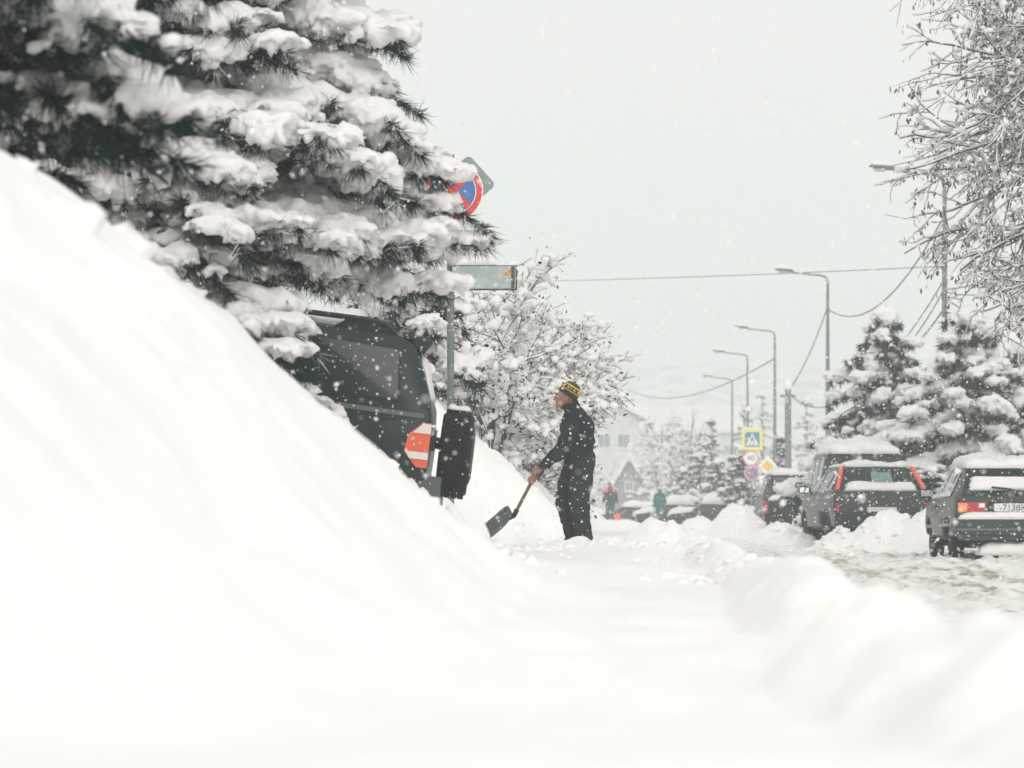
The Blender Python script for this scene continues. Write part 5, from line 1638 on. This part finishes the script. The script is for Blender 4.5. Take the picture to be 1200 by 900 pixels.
# ---- cluster of signs across the street
DC = 118.0
b0 = P(880, 599, DC)
cp = thing("sign_pole", "thin far sign pole carrying the pedestrian, speed and no-stopping signs", "pole", (b0.x, DC, 0.0))
MB().tube([(0, 0, 0), (0, 0, 4.2)], 0.04, 10).build("post", STEEL, cp)
MB().tube([(0, 0, 2.0), (0.6, 0, 2.0)], 0.025, 8).build("cross_arm", STEEL, cp)
ps = thing("pedestrian_crossing_sign", "square blue pedestrian crossing sign with yellow-green border", "sign", P(881.5, 515, DC - 0.08))
MB().prism(rounded(0.84, 0.86, 0.03), (0, 1, 0), 0.02).build("border_plate", S_YEL, ps, smooth=False)
MB().prism(rounded(0.60, 0.60, 0.02), (0, -1, 0), 0.006).build("blue_field", mat("sign_sky_blue", (0.02, 0.20, 0.38), rough=0.4), ps, smooth=False)
MB().prism([(-0.265, -0.0065, -0.235), (0.265, -0.0065, -0.235), (0.0, -0.0065, 0.26)], (0, -1, 0), 0.004).build("white_triangle", WHITE, ps, smooth=False)
fg = MB()
fg.box((0.0, -0.0125, 0.125), (0.05, 0.004, 0.05)); fg.box((-0.005, -0.0125, 0.03), (0.05, 0.004, 0.13)); fg.box((-0.055, -0.0125, -0.08), (0.035, 0.004, 0.15), Matrix.Rotation(math.radians(30), 3, 'Y'))
fg.box((0.05, -0.0125, -0.08), (0.035, 0.004, 0.15), Matrix.Rotation(math.radians(-25), 3, 'Y')); fg.box((0.07, -0.0125, 0.03), (0.09, 0.004, 0.025), Matrix.Rotation(math.radians(25), 3, 'Y')); fg.box((-0.07, -0.0125, 0.03), (0.09, 0.004, 0.025), Matrix.Rotation(math.radians(-25), 3, 'Y'))
fg.box((-0.02, -0.0125, -0.19), (0.30, 0.004, 0.02))
stuff(fg.build("walking_figure", INK, ps, smooth=False))
snow_quad("sign_snow", ps, (-0.42, -0.02, 0.43), (0.42, -0.02, 0.43), (0.42, 0.05, 0.43), (-0.42, 0.05, 0.43), 0.08, up=(0, 0, 1), seed=91)
sp40 = thing("speed_limit_sign", "round white speed limit sign reading 40 with red rim", "sign", P(880, 537, DC - 0.08))
MB().lathe([(0.32, 0), (0.32, 0.015)], Matrix.Rotation(math.pi / 2, 4, 'X'), 32).build("red_rim", mat("faded_red", (0.62, 0.22, 0.20), rough=0.6), sp40, smooth=False)
f4 = MB().lathe([(0.255, 0.0152), (0.255, 0.019)], Matrix.Rotation(math.pi / 2, 4, 'X'), 32).build("white_field", WHITE, sp40, smooth=False)
text_part("speed_number", "40", 0.34, mat("number_grey", (0.05, 0.06, 0.07), rough=0.6), f4, Matrix.Translation((0, -0.021, 0)) @ Matrix.Rotation(math.pi / 2, 4, 'X'), extrude=0.001)
n2 = thing("no_stopping_sign", "small round blue and red no stopping sign under the speed limit sign", "sign", P(881, 554.5, DC - 0.08))
no_stop(n2, 0.30, (mat("faded_red2", (0.55, 0.16, 0.16), rough=0.6), mat("sign_mid_blue", (0.03, 0.15, 0.38), rough=0.4), WHITE))
ms = thing("main_road_sign", "orange diamond priority road sign with white border", "sign", P(899.5, 546, DC - 0.08))
RD = Matrix.Rotation(math.radians(45), 3, 'Y')
MB().prism([RD @ Vector(p_) for p_ in rounded(0.56, 0.56, 0.04)], (0, 1, 0), 0.015).build("white_plate", WHITE, ms, smooth=False)
MB().prism([RD @ Vector(p_) for p_ in rounded(0.36, 0.36, 0.03)], (0, -1, 0), 0.005).build("orange_field", S_ORG, ms, smooth=False)
tp = thing("tow_sign", "small white rectangular plate with a dark arrow under the orange diamond", "sign", P(897, 562, DC - 0.08))
MB().prism(rounded(0.50, 0.34, 0.03), (0, 1, 0), 0.015).build("plate", WHITE, tp, smooth=False)
ar = MB(); ar.box((0.02, -0.003, 0), (0.2, 0.005, 0.05)); ar.prism([(-0.14, -0.001, 0), (-0.06, -0.001, 0.07), (-0.06, -0.001, -0.07)], (0, -1, 0), 0.0045)
ar.build("arrow", INK, tp, smooth=False)

# ------------------------------------------------------------------ street lamps and poles
lamps = [(1107, 68, 8.0, "nearest street lamp, its pole rising behind the bare tree"), (970, 97, 8.0, "tall street lamp above the bushy conifers"),
         (908, 127, 8.0, "third street lamp, pole above the road signs"), (876, 146, 8.0, "fourth street lamp, paler and lower down the street"), (858, 173, 8.0, "farthest faded street lamp in the row")]
for px, d, hh, lb in lamps:
    x = (px - 600) / FPX * d
    t = thing("street_lamp", lb, "lamp", (x, d, 0.0), 0, "street lamps along the road")
    H0 = hh + EYE
    r = 0.088
    MB().tube([(0, 0, 0), (0, 0, 3), (0, 0, H0 - 0.55), (0, 0, H0 - 0.30)], [r, r * 0.92, r * 0.55, r * 0.5], 12).build("pole", CONC if px > 1000 else STEEL, t)
    MB().tube([(0, 0, H0 - 0.32), (-0.06, 0, H0 - 0.18), (-0.22, 0, H0 - 0.12), (-1.2, 0, H0 - 0.02)], [0.04, 0.038, 0.034, 0.03], 8).build("arm", STEEL, t)
    hd = MB()
    prof = [(-1.15, 0.045, 0.05), (-1.25, 0.10, 0.075), (-1.45, 0.13, 0.08), (-1.65, 0.12, 0.06), (-1.76, 0.05, 0.03)]
    rings = []
    for xx, wy, wz in prof:
        rings += [(xx, wy * math.cos(a), H0 + 0.02 - 0.1 * (xx + 1.2) + (wz if math.sin(a) > 0 else wz * 0.55) * math.sin(a)) for a in [2 * math.pi * k / 12 for k in range(12)]]
    fs = [tuple(range(11, -1, -1)), tuple(48 + k for k in range(12))]
    for i in range(4):
        for k in range(12):
            fs.append((i * 12 + k, i * 12 + (k + 1) % 12, (i + 1) * 12 + (k + 1) % 12, (i + 1) * 12 + k))
    hd.add(rings, fs)
    hdo = hd.build("lamp_head", STEEL, t)
    MB().ellipsoid((-1.5, 0, H0 + 0.0), (0.17, 0.09, 0.05)).build("lamp_glass", mat("lamp_glass", (0.5, 0.53, 0.52), rough=0.3), hdo)
    zt_ = H0 + 0.09
    snow_quad("lamp_snow", t, (-1.74, -0.12, zt_ + 0.03), (-1.2, -0.11, zt_ - 0.01), (-1.2, 0.11, zt_ - 0.01), (-1.74, 0.12, zt_ + 0.03), 0.10, up=(0, 0, 1), seed=int(px))
    if d < 150:
        for k, zz in enumerate((H0 - 2.0, H0 - 2.6)):
            MB().box((0.0, -0.09, zz), (0.10, 0.06, 0.16)).build("wire_clamp", STEEL, t)

xs_ = (923.5 - 600) / FPX * 95
t = thing("concrete_post", "short thick concrete post with a snow cap beside the tall street lamp", "post", (xs_, 95, 0))
ptop = EYE + (HOR - 455) / FPX * 95
MB().tube([(0, 0, 0), (0, 0, ptop)], [0.13, 0.10], 10).build("shaft", CONC, t)
MB().ellipsoid((0, 0, ptop + 0.1), (0.15, 0.15, 0.19)).build("snow_cap", SNOW_T, t)
MB().box((0, 0, ptop - 0.25), (0.5, 0.08, 0.08)).build("insulator_bar", STEEL, t)


def wire(label, a, b, sag, r=0.012, n=18):
    a, b = Vector(a), Vector(b)
    pts = [a.lerp(b, k / n) + Vector((0, 0, -sag * 4 * (k / n) * (1 - k / n))) for k in range(n + 1)]
    o = MB().tube(pts, r, 5).build("overhead_wire", WIRE, None, angle=180)
    return tag(o, label, "wire", "overhead wires")


wire("overhead wire sagging from the nearest lamp pole to the tall lamp", P(1107, 252, 68), P(970, 362, 97), 1.05, 0.020)
wire("overhead wire dropping from the tall lamp to the concrete post", P(969, 362, 97), P(924, 458, 95), 0.25, 0.020)
wire("long faint wire stretched across the whole street against the sky", P(440, 331, 120), P(1107, 312, 68), 0.12, 0.011)
wire("highest of three wires slanting down behind the bushy conifer", P(1105, 330, 68), P(1035, 425, 80), 0.15, 0.016)
wire("middle of three wires slanting down behind the bushy conifer", P(1105, 342, 68), P(1045, 425, 80), 0.15, 0.016)
wire("lowest of three wires slanting down behind the bushy conifer", P(1104, 365, 68), P(1050, 420, 80), 0.15, 0.02)
wire("upward curving wire from the lamp pole towards the bare tree", P(1108, 366, 68), P(1240, 305, 60), 0.4, 0.020)
wire("upper bowed wire from the lamp pole under the bare tree", P(1108, 342, 68), P(1240, 300, 60), 0.35, 0.012)
wire("straight wire sloping down from the lamp pole past the house roof", P(1114, 354, 68), P(1300, 462, 50), 0.05, 0.016)
wire("faint wire between the third and fourth lamps and the far houses", P(908, 420, 127), P(735, 456, 240), 1.2, 0.03)
wire("short wire from the concrete post to the bushy conifer", P(924, 460, 95), P(985, 470, 70), 0.3, 0.016)

# ------------------------------------------------------------------ houses
WALL_P = mat("pale_render", (0.60, 0.61, 0.605), rough=0.9, noise=(0.50, 0.52, 0.52), noise_scale=1.2)
WALL_D = mat("weathered_board", (0.16, 0.17, 0.17), rough=0.9, noise=(0.24, 0.25, 0.25), noise_scale=1.5)
WINM = mat("house_glass", (0.16, 0.18, 0.185), rough=0.1)
EAVE = mat("eave_board", (0.10, 0.105, 0.10), rough=0.9)


def house(label, loc, rotz, w, dpt, wall_h, roof_h, m, wins, snow=0.45, over=0.5, gable_front=False):
    """Ridge runs along local x unless gable_front (then along y). Front faces -y."""
    t = thing("house", label, "house", loc, rotz, "snowed-in houses")
    x, y = w / 2, dpt / 2
    mb = MB()
    mb.box((0, 0, wall_h / 2 - 0.5), (w, dpt, wall_h + 1.0))
    if gable_front:
        mb.prism([(-x, -y, wall_h), (x, -y, wall_h), (0, -y, wall_h + roof_h)], (0, 1, 0), dpt)
    else:
        mb.prism([(-x, -y, wall_h), (-x, y, wall_h), (-x, 0, wall_h + roof_h)], (1, 0, 0), w)
    mb.build("wall", m, t, smooth=False)
    th = 0.12
    for sg in (-1, 1):
        if gable_front:
            k = roof_h / x
            a = [Vector((sg * (x + over), -y - over, wall_h - over * k)), Vector((sg * (x + over), y + over, wall_h - over * k)), Vector((0, y + over, wall_h + roof_h)), Vector((0, -y - over, wall_h + roof_h))]
            up = Vector((sg * roof_h, 0, x)).normalized()
        else:
            k = roof_h / y
            a = [Vector((-x - over, sg * (y + over), wall_h - over * k)), Vector((x + over, sg * (y + over), wall_h - over * k)), Vector((x + over, 0, wall_h + roof_h)), Vector((-x - over, 0, wall_h + roof_h))]
            up = Vector((0, sg * roof_h, y)).normalized()
        ro = MB().prism([p_ + up * 0.02 for p_ in a], up, th).build("roof", EAVE, t, smooth=False)
        a2 = [p_ + up * (th + 0.025) for p_ in a]
        snow_quad("roof_snow", ro, *(a2 if sg * (-1 if gable_front else 1) < 0 else a2), snow, up=up, seed=int(w * 7 + sg), nu=40, nv=20, edge=0.04, lump=0.22)
    for (wx_, wz, ww, wh) in wins:
        f = MB().box((wx_, -y - 0.02, wz), (ww + 0.16, 0.08, wh + 0.16)).build("window", WHITE, t, smooth=False)
        MB().box((wx_, -y - 0.065, wz), (ww, 0.02, wh)).build("pane", WINM, f, smooth=False)
        MB().box((wx_, -y - 0.08, wz), (0.05, 0.02, wh)).build("mullion", WHITE, f, smooth=False)
        MB().box((wx_, -y - 0.10, wz - wh / 2 - 0.12), (ww + 0.3, 0.14, 0.06)).build("sill", WHITE, f, smooth=False)
    return t


hx_ = P(1370, 0, 92).x
house("house with broad snow roof and dark eave behind the conifers at the frame edge", (hx_, 92, 0.4), SD, 12, 9, 3.3, 2.6, WALL_P, [(-4, 1.7, 1.2, 1.3), (-1.2, 1.7, 1.2, 1.3), (1.6, 1.7, 1.2, 1.3)], snow=0.6)
hx_ = P(1440, 0, 150).x
house("second snow-roofed house rising behind the first at the frame edge", (hx_, 150, 1.0), SD, 18, 11, 6.4, 2.8, WALL_P, [(-6, 4.6, 1.3, 1.4), (-3, 4.6, 1.3, 1.4), (0, 4.6, 1.3, 1.4)], snow=0.7)
hx_ = P(708, 0, 300).x
house("faint far house with small gable above the man's shoulder", (hx_, 300, 1.5), SD, 9, 9, 8.2, 2.4, WALL_P, [(-2, 6.4, 1.2, 1.3), (0, 6.4, 1.2, 1.3), (2, 6.4, 1.2, 1.3), (-2, 3.2, 1.2, 1.3), (2, 3.2, 1.2, 1.3)], snow=0.8, gable_front=True)
hx_ = P(737, 0, 255).x
house("far steep-gabled grey house above the person with red shoulder patches", (hx_, 255, 0.4), SD, 3.2, 7, 1.9, 2.7, WALL_D, [(0, 2.5, 0.6, 0.7)], snow=0.35, gable_front=True, over=0.35)
hx_ = P(812, 0, 420).x
house("faintest wide house at the end of the street under the hillside", (hx_, 420, 3.5), SD, 16, 9, 8.5, 3.5, WALL_P, [(-5, 6, 1.3, 1.5), (-1.6, 6, 1.3, 1.5), (1.6, 6, 1.3, 1.5), (5, 6, 1.3, 1.5)], snow=0.8)
hx_ = P(655, 0, 330).x
house("faint long snow-roofed house behind the bushes", (hx_, 330, 2.0), SD, 14, 9, 6.0, 3.0, WALL_P, [(3, 4.2, 1.3, 1.4), (5, 4.2, 1.3, 1.4)], snow=0.8)

# ------------------------------------------------------------------ falling snow and the air it fills
rng = np.random.default_rng(99)
parts_v, parts_f = [], []


def flakes(n, d0, d1, s0, s1, wide=1.35):
    d = (rng.random(n) * (d1 ** 3 - d0 ** 3) + d0 ** 3) ** (1 / 3)
    x = rng.uniform(-0.178 * wide, 0.178 * wide, n) * d
    z = EYE + rng.uniform(-0.092 * wide, 0.18 * wide, n) * d
    g = height(x, d)
    k = (z > np.maximum(g, 0.05) + 0.05)
    d, x, z = d[k], x[k], z[k]
    s = rng.uniform(s0, s1, len(d)) * (0.7 + 0.6 * rng.random(len(d)) ** 3)
    ov = np.array([(1, 0, 0), (-0.5, 0.87, 0), (-0.5, -0.87, 0), (0, 0, 1), (0, 0, -1)], float)
    of = np.array([(0, 1, 3), (1, 2, 3), (2, 0, 3), (1, 0, 4), (2, 1, 4), (0, 2, 4)])
    ax = rng.normal(size=(len(d), 3, 3))
    qm, _ = np.linalg.qr(ax)
    scl = s[:, None] * rng.uniform(0.55, 1.35, (len(d), 3)) * 0.5
    jit = 1 + 0.3 * rng.uniform(-1, 1, (len(d), 5, 1))
    v = np.einsum('nij,nkj->nki', qm, ov[None] * scl[:, None, :] * jit) + np.stack([x, d, z], 1)[:, None, :]
    o = sum(len(p_) for p_ in parts_v)
    parts_v.append(v.reshape(-1, 3))
    parts_f.append((of[None] + (np.arange(len(d)) * 5)[:, None, None]).reshape(-1, 3) + o)


flakes(260, 2.5, 7.0, 0.004, 0.009)
flakes(700, 8.0, 20.0, 0.018, 0.034)
flakes(1300, 6.0, 13.0, 0.007, 0.013)
flakes(30000, 11.0, 30.0, 0.011, 0.021)
flakes(38000, 28.0, 60.0, 0.016, 0.030)
flakes(7000, 60.0, 130.0, 0.03, 0.05)
fl = np_mesh("falling_snow", np.concatenate(parts_v), np.concatenate(parts_f), FLAKE, smooth=False)
fl['kind'] = 'stuff'

hz = MB().box((250, 590, 41.5), (3600, 1300, 99)).build("haze", [], None, smooth=False)
hz['kind'] = 'stuff'
HM = bpy.data.materials.new("haze_air")
HM.use_nodes = True
HM.node_tree.nodes.clear()
_o = HM.node_tree.nodes.new("ShaderNodeOutputMaterial")
_v = HM.node_tree.nodes.new("ShaderNodeVolumePrincipled")
_v.inputs['Color'].default_value = (0.95, 0.995, 0.985, 1)
_v.inputs['Density'].default_value = 0.0021
HM.node_tree.links.new(_v.outputs['Volume'], _o.inputs['Volume'])
hz.data.materials.append(HM)
